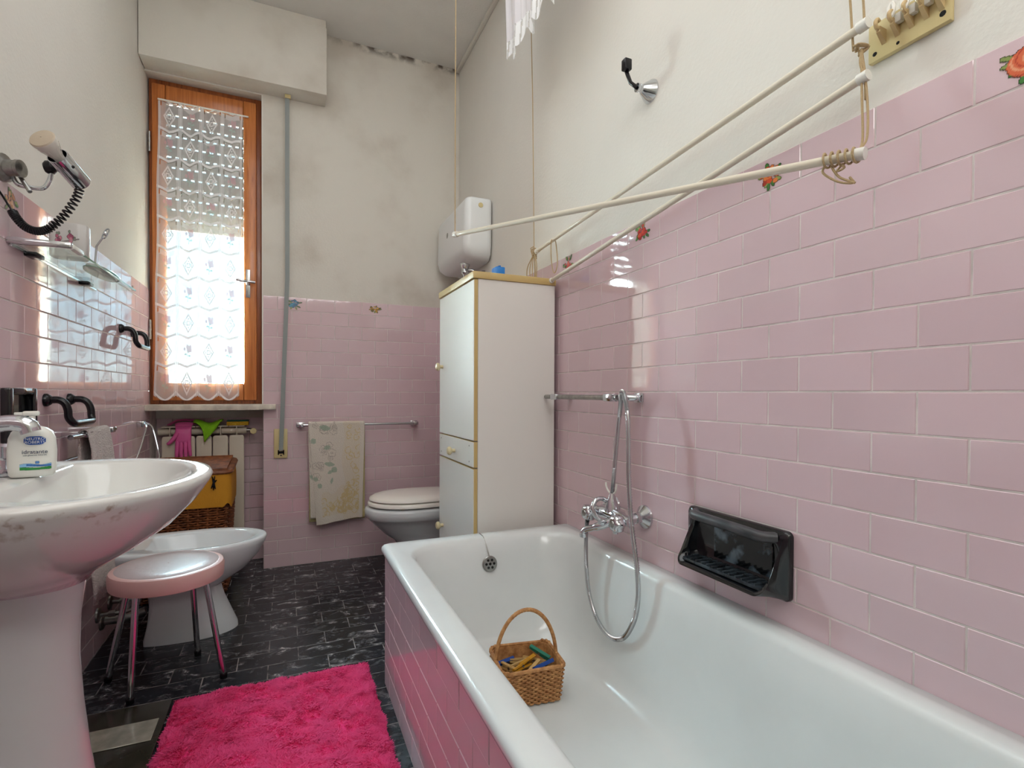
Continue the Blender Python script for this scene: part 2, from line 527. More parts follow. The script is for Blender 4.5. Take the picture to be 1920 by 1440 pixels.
TILE_ME = {}
def tile_mesh(w_, h_, mt, t=0.006, bev=0.0016, gap=0.0011):
    key = (round(w_, 3), round(h_, 3), mt.name)
    if key in TILE_ME: return TILE_ME[key]
    hx, hz = w_ / 2 - gap, h_ / 2 - gap
    v = []
    for (d, y) in ((0, 0.0), (0, -t + bev), (bev, -t)):
        for sx, sz in ((-1, -1), (1, -1), (1, 1), (-1, 1)):
            v.append((sx * (hx - d), y, sz * (hz - d)))
    f = []
    for r in (0, 4):
        for j in range(4):
            k = (j + 1) % 4
            f.append((r + j, r + k, r + 4 + k, r + 4 + j))
    f.append((8, 9, 10, 11))
    me = bpy.data.meshes.new('tile')
    me.from_pydata(v, [], f)
    me.materials.append(mt)
    me.update()
    TILE_ME[key] = me
    return me

def put_tile(parent, loc, rotz, w_, h_, mt=None, flat=False, name='tile', tilt=0.0026):
    ob = bpy.data.objects.new(name, tile_mesh(w_, h_, mt or M_tile))
    j = lambda: random.uniform(-tilt, tilt)
    o0 = ORG[parent.name]
    ob.location = (loc[0] - o0.x, loc[1] - o0.y, loc[2] - o0.z)
    if flat: ob.rotation_euler = (-PI / 2 + j() * 0.5, j() * 0.5, 0)
    else: ob.rotation_euler = (j() * 0.6, 0, rotz + j())
    COL.objects.link(ob)
    ob.parent = parent
    return ob

def tile_cells(u0, u1, rows, phase, W=0.15):
    """rows: list of (k, z0, z1); returns clipped cells (uc, w, zc, h)"""
    out = []
    for k, z0, z1 in rows:
        ph = phase + (W / 2 if k % 2 else 0)
        n0 = math.floor((u0 - ph) / W) - 1
        u = ph + n0 * W
        while u < u1:
            a, b = max(u, u0), min(u + W, u1)
            if b - a > 0.008: out.append(((a + b) / 2, b - a, (z0 + z1) / 2, z1 - z0))
            u += W
    return out

def tile_stuff(parent, cells, place, mt):
    if not cells: return
    mb = MB()
    for uc, w_, zc, h_ in cells:
        me = tile_mesh(w_, h_, mt)
        loc, rz = place(uc, zc)
        R = Matrix.Translation(loc) @ Matrix.Rotation(rz, 4, 'Z')
        mb.add([R @ v.co for v in me.vertices], [list(p.vertices) for p in me.polygons])
    o = build('tile_field', mb, mt, parent, smooth=False)
    o['kind'] = 'stuff'

ROWS = [(k, 1.5 - 0.075 * (k + 1), 1.5 - 0.075 * k) for k in range(20)]
# right wall: tiles in view one by one, the rest (behind tub, cabinet, camera) joined
near, rest = [], []
for c in tile_cells(YR, YB, ROWS, 1.362):
    uc, w_, zc, h_ = c
    seen = 0.22 < uc < 1.95 and zc > 0.43 or (uc >= 1.95 and zc > 1.35)
    (near if seen else rest).append(c)
for uc, w_, zc, h_ in near: put_tile(wall_right, (XR + 0.006, uc, zc), -PI / 2, w_, h_)
tile_stuff(wall_right, rest, lambda u, z: (Vector((XR + 0.006, u, z)), -PI / 2), M_tile)
# back wall
for uc, w_, zc, h_ in tile_cells(XP, XR, ROWS, 0.1054): put_tile(wall_back, (uc, YB + 0.006, zc), 0, w_, h_)
# niche behind the radiator
for uc, w_, zc, h_ in tile_cells(XL, XP, [(k, a, b) for k, a, b in ROWS if b < 0.88], 0.1054): put_tile(wall_back, (uc, YB + 0.206, zc), 0, w_, h_)
# left wall
near, rest = [], []
for c in tile_cells(YR, YB + 0.06, ROWS, 1.8066):
    (near if (c[0] > 1.5 and (c[2] > 0.75 or c[0] > 1.9)) else rest).append(c)
for uc, w_, zc, h_ in near: put_tile(wall_left, (XL - 0.006, uc, zc), PI / 2, w_, h_)
tile_stuff(wall_left, rest, lambda u, z: (Vector((XL - 0.006, u, z)), PI / 2), M_tile)
# floor tiles 20 x 10 cm, half bond
near, rest = [], []
for k in range(-30, 15):
    y0 = 2.018 + 0.1 * k
    if y0 + 0.1 < YR or y0 > YB + 0.2: continue
    ph = 0.04 + (0.1 if k % 2 else 0)
    x = ph - 0.2 * 6
    while x < XR:
        a, b = max(x, XL), min(x + 0.2, XR)
        c0, c1 = max(y0, YR), min(y0 + 0.1, YB + 0.2)
        if b - a > 0.01 and c1 - c0 > 0.01:
            (near if (a < 0.42 and c0 > 1.0) else rest).append(((a + b) / 2, b - a, (c0 + c1) / 2, c1 - c0))
        x += 0.2
for xc, w_, yc, h_ in near: put_tile(floor, (xc, yc, -0.006), 0, w_, h_, M_floor, flat=True)
mb = MB()
for xc, w_, yc, h_ in rest: mb.box(xc - w_ / 2 + 0.001, xc + w_ / 2 - 0.001, yc - h_ / 2 + 0.001, yc + h_ / 2 - 0.001, -0.006, 0)
build('tile_field', mb, M_floor, floor, smooth=False)['kind'] = 'stuff'

# joints: a bed of grout just below the tile faces
build('grout_bed', MB().box(XR + 0.0011, XR + 0.007, YR, YB + 0.004, 0, 1.4985), M_grout, wall_right, smooth=False)
build('grout_bed', MB().box(XL - 0.007, XL - 0.0011, YR, YB + 0.2, 0, 1.4985), M_grout, wall_left, smooth=False)
build('grout_bed', MB().box(XP + 0.001, XR, YB + 0.0011, YB + 0.007, 0, 1.4985), M_grout, wall_back, smooth=False)
# floral transfers on the top row of tiles
def blob(U, V, cx, cy, rx, ry): return ((U - cx) / rx) ** 2 + ((V - cy) / ry) ** 2 < 1
def flower_print(kind, seed):
    rs = np.random.default_rng(seed)
    def fn(U, V):
        rgb = np.zeros(U.shape + (3,)); al = np.zeros(U.shape)
        def put(mask, c):
            rgb[mask] = lin(c); al[mask] = 1
        leafc = {'blue': '#4f6b3a', 'gold': '#6b5a1c'}.get(kind, '#3f7a34')
        for i in range(13):
            a = rs.uniform(0, 2 * PI); r = rs.uniform(0.22, 0.40)
            x, y = 0.5 + r * math.cos(a), 0.5 + r * math.sin(a)
            dx, dy = U - x, V - y
            p = dx * math.cos(a) + dy * math.sin(a); q = -dx * math.sin(a) + dy * math.cos(a)
            put((p / 0.10) ** 2 + (q / 0.042) ** 2 < 1, leafc if i % 3 else '#8a9a52')
        if kind == 'rose':
            put(blob(U, V, 0.5, 0.45, 0.33, 0.30), '#d9663f')
            R = np.hypot(U - 0.5, V - 0.45); A = np.arctan2(V - 0.45, U - 0.5)
            put((np.abs(np.sin(18 * R + A * 1.5)) < 0.35) & (R < 0.30), '#e8a07a')
            put((np.abs(np.sin(18 * R + A * 1.5 + 1.3)) < 0.2) & (R < 0.30), '#b83a22')
        else:
            pal = {'red': ['#cf3326', '#e0523a', '#b0241f'], 'berry': ['#d2352c', '#e26a55', '#a81f22'], 'orange': ['#cf4a1c', '#e07a3a', '#a52c12'],
                   'blue': ['#1f5f86', '#2e86a8', '#184a6a'], 'gold': ['#b98a1e', '#d6a836', '#8f6514'], 'pale': ['#c98a62', '#b5714a', '#d6a888']}[kind]
            for i in range(20):
                a = rs.uniform(0, 2 * PI); r = rs.uniform(0.02, 0.30)
                s_ = rs.uniform(0.045, 0.085)
                put(blob(U, V, 0.5 + r * math.cos(a), 0.5 + r * math.sin(a), s_, s_), pal[i % 3])
        return rgb, al
    return fn
def decal(parent, axis, u, z, w_, h_, kind, seed):
    if axis == 'R': pos = lambda U, V: (np.full_like(U, XR - 0.0009), u - (U - 0.5) * w_, z + (V - 0.5) * h_)
    elif axis == 'L': pos = lambda U, V: (np.full_like(U, XL + 0.0009), u + (U - 0.5) * w_, z + (V - 0.5) * h_)
    else: pos = lambda U, V: (u + (U - 0.5) * w_, np.full_like(U, YB - 0.0009), z + (V - 0.5) * h_)
    o = print_mesh('flower_decal', flower_print(kind, seed), 52, 44, pos, M_print, parent)
    return o
decal(wall_right, 'R', 1.740, 1.467, 0.085, 0.078, 'berry', 1)['label'] = 'red grape cluster transfer'
decal(wall_right, 'R', 1.290, 1.464, 0.085, 0.078, 'red', 2)['label'] = 'red flowers transfer half hidden by a rod'
decal(wall_right, 'R', 0.838, 1.460, 0.088, 0.068, 'orange', 3)['label'] = 'orange flowers transfer'
decal(wall_right, 'R', 0.392, 1.463, 0.090, 0.075, 'rose', 4)['label'] = 'orange rose transfer with green leaves'
decal(wall_back, 'B', 0.040, 1.463, 0.088, 0.070, 'blue', 5)['label'] = 'blue flowers transfer'
decal(wall_back, 'B', 0.478, 1.464, 0.085, 0.055, 'gold', 6)['label'] = 'gold flowers transfer'
decal(wall_left, 'L', 1.735, 1.455, 0.085, 0.075, 'pale', 7)['label'] = 'pale orange flower transfer'

# ------------------------------------------------------------------ window, sill, shutter
YF = 3.205
window_1 = struct(build('window_1', MB().box(XL, -0.605, YF, YF + 0.07, 0.905, 2.585, 0.003).box(-0.163, -0.122, YF, YF + 0.07, 0.905, 2.585, 0.003)
                        .box(-0.605, -0.163, YF, YF + 0.07, 2.535, 2.585, 0.003).box(-0.605, -0.163, YF, YF + 0.07, 0.905, 0.945, 0.003), M_wood_dark), 'tall narrow window with orange brown wooden frame and lace curtain')
YS = YF - 0.022
build('sash_stile', MB().box(-0.632, -0.572, YS, YS + 0.055, 0.925, 2.555, 0.006), M_wood, window_1)
build('sash_stile', MB().box(-0.213, -0.150, YS, YS + 0.055, 0.925, 2.555, 0.006), M_wood, window_1)
build('sash_rail', MB().box(-0.5715, -0.2135, YS + 0.001, YS + 0.054, 2.475, 2.555, 0.006), M_wood, window_1)
build('sash_rail', MB().box(-0.5715, -0.2135, YS + 0.001, YS + 0.054, 0.925, 1.018, 0.006), M_wood, window_1)
build('pane', MB().box(-0.575, -0.21, YS + 0.026, YS + 0.030, 1.015, 2.478), M_glass, window_1, smooth=False)
hp = build('handle_plate', MB().box(-0.203, -0.180, YS - 0.006, YS, 1.487, 1.640, 0.002), M_chrome, window_1)
hd = MB().cyl((-0.1915, YS - 0.006, 1.565), (-0.1915, YS - 0.04, 1.565), 0.008)
hd.tube(spline([(-0.155, YS - 0.040, 1.566), (-0.185, YS - 0.046, 1.567), (-0.215, YS - 0.044, 1.569), (-0.248, YS - 0.05, 1.574)], 5), 0.0085, 10)
build('lever', hd, M_chrome, hp)
for z in (2.25, 1.29):
    build('hinge', MB().cyl((-0.640, YS - 0.004, z - 0.05), (-0.640, YS - 0.004, z + 0.05), 0.006).cyl((-0.640, YS - 0.004, z - 0.003), (-0.640, YS - 0.004, z + 0.003), 0.007), M_oldchrome, window_1)
build('jamb', MB().box(-0.122, XP + 0.001, 3.1412, YF + 0.07, 0.906, 2.585), M_plaster, window_1, smooth=False)['label'] = 'narrow white plaster jamb'

# curtain
def lace_pattern(U, V):
    # U 0..1 across four panels, V 0 top .. 1 bottom (ten rows)
    c = np.floor(U * 4).clip(0, 3); s = U * 4 - c
    chev = 0.13 * (1 - np.abs(2 * s - 1))
    vv = V * 10 + 0.13 - chev
    r = np.floor(vv); f = vv - r
    a = np.full(U.shape, 0.42)
    rgb = np.ones(U.shape + (3,)) * np.array([0.86, 0.85, 0.86])
    edge = np.minimum(s, 1 - s)
    header = (f > 0.10) & (f < 0.27) & (edge > 0.13) & ((c + r) % 2 == 1)
    a[header] = 0.66
    open_ = (f < 0.085) & (f > 0.055)
    band = (f < 0.05) | (f > 0.965)
    a[band] = 0.97
    a[open_] = 0.16
    stripe = (edge < 0.085)
    a[stripe] = np.maximum(a[stripe], 0.74)
    a[(edge > 0.028) & (edge < 0.045)] = 0.40
    slit = (np.abs(edge - 0.115) < 0.022) & (f > 0.10) & (f < 0.25)
    a[slit] = 0.02
    diamond = ((c + r) % 2 == 0)
    dx = (s - 0.5) * 1.05; dy = (f + chev - 0.62)
    hexd = np.abs(dx) + np.abs(dy) * 0.85
    ring = ((hexd < 0.30) & (hexd > 0.22)) & diamond
    sq = (np.maximum(np.abs(dx), np.abs(dy)) < 0.085) & (np.maximum(np.abs(dx), np.abs(dy)) > 0.045) & diamond
    pts = (np.abs(np.abs(dx) - 0.15) < 0.03) & (np.abs(dy) < 0.05) & diamond
    dots = ((np.abs(dx) < 0.03) & (np.abs(np.abs(dy) - 0.15) < 0.025)) & diamond
    a[ring | sq | pts | dots] = 0.95
    fl = ~diamond
    fx, fy = s - 0.5, f + chev - 0.55
    pet = np.zeros(U.shape, bool)
    for (px, py, rr) in ((0.05, -0.02, 0.10), (0.13, -0.10, 0.06), (-0.03, -0.12, 0.06), (-0.16, -0.03, 0.055), (0.16, 0.02, 0.05)):
        pet |= (fx - px) ** 2 + ((fy - py) * 0.8) ** 2 < rr ** 2
    pin = fl & pet
    a[pin] = 0.86; rgb[pin] = np.array([0.66, 0.46, 0.50])
    stem = fl & (((np.abs(fx - 0.02 + fy * 0.15) < 0.016) & (fy > 0.05) & (fy < 0.32)) | (((fx - 0.09) / 0.07) ** 2 + ((fy - 0.20) / 0.035) ** 2 < 1) | (((fx + 0.09) / 0.07) ** 2 + ((fy - 0.15) / 0.035) ** 2 < 1))
    a[stem] = 0.86; rgb[stem] = np.array([0.42, 0.58, 0.54])
    return rgb, a
CX0, CX1, CZ0, CZ1 = -0.600, -0.215, 0.938, 2.462
def cpos(U, V):
    c = np.floor(U * 4).clip(0, 3.999); s = U * 4 - np.floor(U * 4)
    x = CX0 + (CX1 - CX0) * U - 0.022 * V + 0.002 * np.sin(V * 17 + U * 3)
    y = YS - 0.014 + 0.005 * np.sin(U * 4 * 2 * PI) + 0.003 * np.sin(U * 37 + V * 3) * (1 - 0.5 * V)
    scal = 0.026 * (1 - (2 * s - 1) ** 2) * smoothstep(0.9, 1.0, V)
    z = CZ1 + (CZ0 + 0.013 - CZ1) * V - scal + 0.004 * np.sin(U * 30) * (1 - V)
    return x, y, z
cur = thing('lace_curtain', 'white lace curtain with flower and diamond panels hanging over the window', 'curtain', (-0.41, YS - 0.012, 2.462))
print_mesh('lace_panel', lace_pattern, 208, 760, cpos, M_lace, cur, keep_all=True)
build('curtain_rod', MB().tube([(-0.602, YS - 0.012, 2.470), (-0.187, YS - 0.012, 2.466)], 0.0045, 8), M_white, cur)

# roller shutter outside
sh = thing('roller_shutter', 'grey roller shutter half lowered outside the window, rows of light holes', 'shutter', (-0.39, 3.33, 1.85))
zs = 1.852
k = 0
while zs < 2.60:
    mbs = MB().box(-0.66, -0.10, 3.325, 3.331, zs, zs + 0.0475, 0.0015, 1)
    if k >= 1:
        x = -0.66 + (0.018 if k % 2 else 0.0)
        while x < -0.1:
            mbs.box(x, min(x + 0.019, -0.10), 3.3265, 3.3295, zs - 0.0092, zs + 0.001)
            x += 0.036
    else:
        mbs.box(-0.66, -0.10, 3.322, 3.334, zs - 0.003, zs + 0.01)
    build('slat', mbs, M_slat, sh, smooth=False)
    zs += 0.0565
    k += 1
# outside light blocker: the slats run in the masonry at both sides

sill = build('window_sill', MB().box(XL, -0.118, 3.09, YB + 0.5, 0.874, 0.905, 0.003).box(-0.13, -0.052, 3.085, YB - 0.0005, 0.876, 0.905, 0.003), M_marble, origin=(-0.35, 3.13, 0.876))
tag(sill, 'stained cream marble sill under the window, above the radiator', 'window sill')
sbx = thing('shutter_box', 'white plastered shutter box above the window at the ceiling', 'shutter box', (-0.22, 3.08, 2.592))
build('box_body', MB().box(XL - 0.003, 0.204, 3.012, YB + 0.0055, 2.592, 2.955, 0.003), M_stained, sbx)
build('top_strip', MB().box(XL - 0.003, 0.200, 3.022, YB + 0.0055, 2.955, ZC - 0.001), M_stained, sbx, smooth=False)
st = thing('shutter_strap', 'grey shutter strap running down from the shutter box to its winder plate', 'strap', (-0.015, 3.10, 0.62))
build('strap', MB().box(-0.005, 0.017, 3.094, 3.099, 1.6, 2.592).loft([[(-0.005, 3.094, 1.6), (0.017, 3.094, 1.6), (0.017, 3.099, 1.6), (-0.005, 3.099, 1.6)], [(-0.038, 3.105, 0.65), (-0.016, 3.105, 0.65), (-0.016, 3.110, 0.65), (-0.038, 3.110, 0.65)]]), M_grey, st, smooth=False)
build('guide', MB().box(-0.006, 0.024, 3.088, 3.106, 2.572, 2.5915, 0.002), M_cream, st)
pl = build('winder_plate', MB().box(-0.063, 0.006, 3.121, YB - 0.0005, 0.607, 0.768, 0.004), M_cream, st)
build('strap_slot', MB().box(-0.043, -0.011, 3.1185, 3.122, 0.632, 0.645).box(-0.043, -0.037, 3.1185, 3.122, 0.625, 0.652).box(-0.017, -0.011, 3.1185, 3.122, 0.625, 0.652).cyl((-0.027, 3.122, 0.622), (-0.027, 3.119, 0.622), 0.004), M_black, pl, smooth=False)

# ------------------------------------------------------------------ bathtub
TX0, TX1, TY0, TY1, TZ = 0.288, XR - 0.0005, 0.035, 1.752, 0.468
tub = thing('bathtub', 'white built in enamel bathtub with pink tiled apron along right wall', 'bathtub', (0.64, 0.9, 0))
def trr(x0, x1, y0, y1, r, z): return rrect((x0 + x1) / 2, (y0 + y1) / 2, (x1 - x0) / 2, (y1 - y0) / 2, r, z, 10)
rings = [trr(TX0 + 0.022, TX1, TY0 + 0.01, TY1 - 0.012, 0.012, 0.435),
         trr(TX0 + 0.004, TX1, TY0, TY1 - 0.002, 0.014, 0.437),
         trr(TX0, TX1, TY0, TY1, 0.016, 0.448),
         trr(TX0 + 0.001, TX1, TY0, TY1, 0.018, 0.458),
         trr(TX0 + 0.007, TX1, TY0 + 0.006, TY1 - 0.006, 0.016, 0.465),
         trr(TX0 + 0.016, TX1 - 0.002, TY0 + 0.014, TY1 - 0.014, 0.014, 0.468)]
IX0, IX1, IY0, IY1 = 0.358, 0.936, 0.14, 1.682
rings += [trr(IX0 - 0.010, IX1 + 0.010, IY0 - 0.01, IY1 + 0.01, 0.125, 0.4675),
          trr(IX0, IX1, IY0, IY1, 0.118, 0.463),
          trr(IX0 + 0.008, IX1 - 0.008, IY0 + 0.012, IY1 - 0.010, 0.114, 0.450),
          trr(IX0 + 0.018, IX1 - 0.018, IY0 + 0.04, IY1 - 0.026, 0.112, 0.38),
          trr(IX0 + 0.036, IX1 - 0.034, IY0 + 0.11, IY1 - 0.060, 0.115, 0.25),
          trr(IX0 + 0.054, IX1 - 0.050, IY0 + 0.19, IY1 - 0.092, 0.118, 0.165),
          trr(IX0 + 0.078, IX1 - 0.074, IY0 + 0.24, IY1 - 0.125, 0.11, 0.124),
          trr(IX0 + 0.110, IX1 - 0.106, IY0 + 0.29, IY1 - 0.165, 0.09, 0.106),
          trr(IX0 + 0.16, IX1 - 0.156, IY0 + 0.36, IY1 - 0.22, 0.06, 0.100)]
mb = MB().loft(rings, cap0=False, cap1=True)
build('basin', mb, M_enamel, tub, angle=70)
AX = 0.300
apron = build('apron', MB().box(AX + 0.006, AX + 0.03, TY0 + 0.01, TY1 - 0.016, 0, 0.434).box(AX + 0.03, XR - 0.002, TY1 - 0.04, TY1 - 0.016, 0, 0.434), M_grout, tub, smooth=False)
ar = [(k + 1, 0.0735 * (5 - k), 0.0735 * (6 - k)) for k in range(6)]
for uc, w_, zc, h_ in tile_cells(TY0 + 0.01, TY1 - 0.012, ar, 1.57 - 0.0795, 0.159):
    put_tile(apron, (AX + 0.006, uc, min(zc, 0.40)), -PI / 2, w_, h_, name='tile')
ovx, ovy, ovz = 0.640, 1.6525, 0.383
ax_ = Vector((0, -1, 0.20)).normalized()
ov = build('overflow_cover', MB().lathe([(0.0, 0.0), (0.026, 0.0), (0.027, 0.004), (0.024, 0.007), (0.0, 0.0085)], 24, (ovx, ovy + 0.002, ovz), ax_, cap=False), M_oldchrome, tub)
hm = MB()
q = Vector((0, 0, 1)).rotation_difference(ax_)
for k in range(6):
    p = Vector((ovx, ovy + 0.002, ovz)) + q @ Vector((0.014 * math.cos(k * PI / 3), 0.014 * math.sin(k * PI / 3), 0.0075))
    hm.lathe([(0.0045, 0), (0.0045, 0.0012)], 10, p, ax_)
hm.lathe([(0.005, 0), (0.003, 0.004)], 10, Vector((ovx, ovy + 0.002, ovz)) + q @ Vector((0, 0, 0.008)), ax_)
build('overflow_holes', hm, M_dark, ov)
build('plug_chain', MB().tube(spline([(0.632, 1.735, 0.4695), (0.629, 1.70, 0.4705), (0.630, 1.688, 0.468), (0.634, 1.667, 0.44), (0.639, 1.652, 0.405), (0.640, 1.648, 0.388)], 6), 0.0016, 6), M_oldchrome, tub)
drain = build('drain', MB().lathe([(0.0, 0.0), (0.03, 0.0), (0.031, 0.002), (0.02, 0.003), (0.0, 0.0028)], 20, (0.647, 1.455, 0.1005), cap=False), M_chrome, tub)

# ------------------------------------------------------------------ tall cabinet
cab = thing('tall_cabinet', 'tall white laminate cabinet with beige edges standing behind the bathtub', 'cabinet', (0.81, 2.04, 0))
CX, CXb, CY0, CY1 = 0.637, 0.975, 1.812, 2.275
build('body', MB().box(CX + 0.016, CXb, CY0 + 0.002, CY1 - 0.002, 0.0, 1.395, 0.0015, 1), M_panel, cab)
build('top_board', MB().box(CX - 0.006, CXb + 0.002, CY0 - 0.004, CY1 + 0.004, 1.395, 1.421, 0.002), M_edge, cab)
def cab_door(name, z0, z1):
    d = build(name, MB().box(CX + 0.0005, CX + 0.0145, CY0, CY1, z0, z1, 0.0008, 1), M_edge, cab)
    f_ = build('front_panel', MB().box(CX - 0.0012, CX + 0.0005, CY0 + 0.001, CY1 - 0.001, z0 + 0.001, z1 - 0.001), M_panel, d, smooth=False)
    return d
def knob(parent, y, z):
    return build('knob', MB().lathe([(0.008, 0), (0.007, 0.012), (0.016, 0.018), (0.018, 0.024), (0.014, 0.031), (0.004, 0.034)], 18, (CX - 0.001, y, z), (-1, 0, 0)), mat('knob_cream', '#d8c9a0', 0.35), parent)
knob(cab_door('door', 0.792, 1.391), 2.225, 1.085)
dr = cab_door('drawer', 0.692, 0.787)
knob(dr, 2.045, 0.733)
for yy in (CY0 + 0.05, CY1 - 0.03):
    for zz in (0.71, 0.77):
        build('screw', MB().lathe([(0.0035, 0), (0.002, 0.0015)], 8, (CX - 0.001, yy, zz), (-1, 0, 0)), M_oldchrome, dr)
knob(cab_door('door', 0.05, 0.686), 2.215, 0.385)
bb = build('plastic_box', MB().box(0.772, 0.812, 1.935, 1.985, 1.4215, 1.480, 0.004).box(0.785, 0.795, 1.937, 1.983, 1.480, 1.485, 0.002), M_blue, origin=(0.79, 1.96, 1.4215))
for k in range(4):
    build('embossed_line', MB().tube([(0.775 + 0.009 * k, 1.9345, 1.43 + 0.004 * (k % 2)), (0.781 + 0.009 * k, 1.9345, 1.462)], 0.0012, 6), M_blue, bb)
tag(bb, 'small bright blue plastic box on top of the tall cabinet', 'box')

# ------------------------------------------------------------------ washbasin with pedestal
def oval(cx, cy, a, b, z, xmin=None, p_back=0.75, n=56, flip=1):
    """egg outline whose front points to +x*flip; rear is squarer and clipped at the wall"""
    out = []
    for k in range(n):
        t = 2 * PI * k / n
        c, s_ = math.cos(t), math.sin(t)
        if c < 0: x = cx - a * 1.5 * (abs(c) ** p_back)
        else: x = cx + a * c
        if xmin is not None: x = max(x, xmin)
        out.append((x * flip, cy + b * s_, z))
    return out
BY = 1.268
basin = thing('washbasin', 'white ceramic pedestal washbasin on left wall, rust spots under its rim', 'washbasin', (-0.48, BY, 0))
W0 = XL + 0.001
rings = [oval(-0.46, BY, 0.10, 0.085, 0.600, -0.60),
         oval(-0.46, BY, 0.115, 0.12, 0.618, -0.62),
         oval(-0.44, BY, 0.130, 0.165, 0.640, W0),
         oval(-0.42, BY, 0.155, 0.215, 0.666, W0),
         oval(-0.41, BY, 0.193, 0.260, 0.700, W0),
         oval(-0.40, BY, 0.225, 0.295, 0.745, W0),
         oval(-0.40, BY, 0.248, 0.318, 0.780, W0),
         oval(-0.40, BY, 0.254, 0.325, 0.793, W0),
         oval(-0.40, BY, 0.250, 0.321, 0.800, W0),
         oval(-0.40, BY, 0.240, 0.312, 0.802, W0 + 0.004),
         oval(-0.335, BY + 0.005, 0.148, 0.252, 0.800, -0.452),
         oval(-0.335, BY + 0.005, 0.143, 0.247, 0.795, -0.448),
         oval(-0.335, BY + 0.005, 0.132, 0.235, 0.770, -0.440),
         oval(-0.335, BY + 0.005, 0.110, 0.200, 0.720, -0.425),
         oval(-0.340, BY + 0.005, 0.080, 0.140, 0.680, -0.41),
         oval(-0.350, BY + 0.005, 0.035, 0.060, 0.660, -0.39)]
M_sink = mat('white_ceramic_stained', '#e2e2de', 0.07, coat=0.3)
n_ = M_sink.node_tree; b_ = n_.nodes['Principled BSDF']
t_ = n_.nodes.new('ShaderNodeTexCoord'); s_ = n_.nodes.new('ShaderNodeSeparateXYZ'); n_.links.new(t_.outputs['Object'], s_.inputs[0])
nz_ = n_.nodes.new('ShaderNodeTexNoise'); nz_.inputs['Scale'].default_value = 55; nz_.inputs['Detail'].default_value = 6
n_.links.new(t_.outputs['Object'], nz_.inputs['Vector'])
rA = n_.nodes.new('ShaderNodeMapRange'); rA.inputs[1].default_value = 0.735; rA.inputs[2].default_value = 0.775; n_.links.new(s_.outputs['Z'], rA.inputs[0])
rB = n_.nodes.new('ShaderNodeMapRange'); rB.inputs[1].default_value = 0.795; rB.inputs[2].default_value = 0.788; n_.links.new(s_.outputs['Z'], rB.inputs[0])
rC = n_.nodes.new('ShaderNodeMapRange'); rC.inputs[1].default_value = 0.54; rC.inputs[2].default_value = 0.72; n_.links.new(nz_.outputs[0], rC.inputs[0])
rD = n_.nodes.new('ShaderNodeMapRange'); rD.inputs[1].default_value = -0.20; rD.inputs[2].default_value = -0.26; n_.links.new(s_.outputs['Y'], rD.inputs[0])
def mulm(a, b):
    q = n_.nodes.new('ShaderNodeMath'); q.operation = 'MULTIPLY'; n_.links.new(a, q.inputs[0]); n_.links.new(b, q.inputs[1]); return q.outputs[0]
mm_ = n_.nodes.new('ShaderNodeMix'); mm_.data_type = 'RGBA'
n_.links.new(mulm(mulm(rA.outputs[0], rB.outputs[0]), mulm(rC.outputs[0], rD.outputs[0])), mm_.inputs[0])
mm_.inputs[6].default_value = (*lin('#e2e2de'), 1); mm_.inputs[7].default_value = (*lin('#a08a76'), 1)
n_.links.new(mm_.outputs[2], b_.inputs['Base Color'])
build('bowl', MB().loft(rings), M_sink, basin, angle=60)
ped = [(0.0, 0.137, 0.135), (0.03, 0.136, 0.132), (0.12, 0.134, 0.120), (0.25, 0.116, 0.100), (0.36, 0.105, 0.090), (0.45, 0.100, 0.086), (0.53, 0.102, 0.088), (0.61, 0.112, 0.098)]
build('pedestal', MB().loft([oval(-0.475, BY, a, b, z, -0.625) for z, a, b in ped]), M_ceramic, basin, angle=60)
build('drain', MB().lathe([(0.0, 0), (0.022, 0), (0.022, 0.003), (0.0, 0.003)], 16, (-0.35, BY, 0.661), cap=False), M_chrome, basin)
tap = thing('basin_mixer_tap', 'chrome basin mixer tap with curved spout at left picture edge', 'tap', (-0.575, BY, 0.802))
build('body', MB().lathe([(0.032, 0), (0.032, 0.006), (0.022, 0.012), (0.021, 0.07), (0.024, 0.085), (0.016, 0.096)], 20, (-0.575, BY, 0.802)), M_chrome, tap)
build('spout', MB().tube(spline([(-0.57, BY, 0.870), (-0.53, BY, 0.896), (-0.49, BY, 0.908), (-0.466, BY, 0.909), (-0.450, BY, 0.903), (-0.445, BY, 0.891)], 6), [0.015] * 18 + [0.0155] * 13, 14), M_chrome, tap)
for s_ in (-1, 1):
    kb = build('knob', MB().lathe([(0.026, 0), (0.026, 0.006), (0.014, 0.012), (0.014, 0.030), (0.023, 0.036), (0.023, 0.058), (0.016, 0.064)], 12, (-0.505, BY - 0.005 + s_ * 0.085, 0.802)), M_chrome, tap)

# soap bottle
SB = Vector((-0.459, 1.312, 0.8022))
bot = thing('soap_bottle', 'white pump bottle of hand soap with blue and green label on washbasin', 'soap bottle', SB)
ang = 0.22
RT = Matrix.Translation(SB) @ Matrix.Rotation(ang, 4, 'Z')
prof = [(0.000, 0.030, 0.017), (0.004, 0.034, 0.020), (0.02, 0.036, 0.021), (0.05, 0.0365, 0.021), (0.075, 0.0345, 0.020), (0.088, 0.030, 0.018), (0.095, 0.022, 0.014), (0.098, 0.012, 0.011)]
def srect(hx, hy, z, n=40, p=4.0):
    return [(math.copysign(abs(math.cos(2 * PI * k / n)) ** (2 / p), math.cos(2 * PI * k / n)) * hx, math.copysign(abs(math.sin(2 * PI * k / n)) ** (2 / p), math.sin(2 * PI * k / n)) * hy, z) for k in range(n)]
body = build('bottle_body', MB().loft([srect(a, b, z) for z, a, b in prof]).xf(RT), M_white, bot, angle=60)
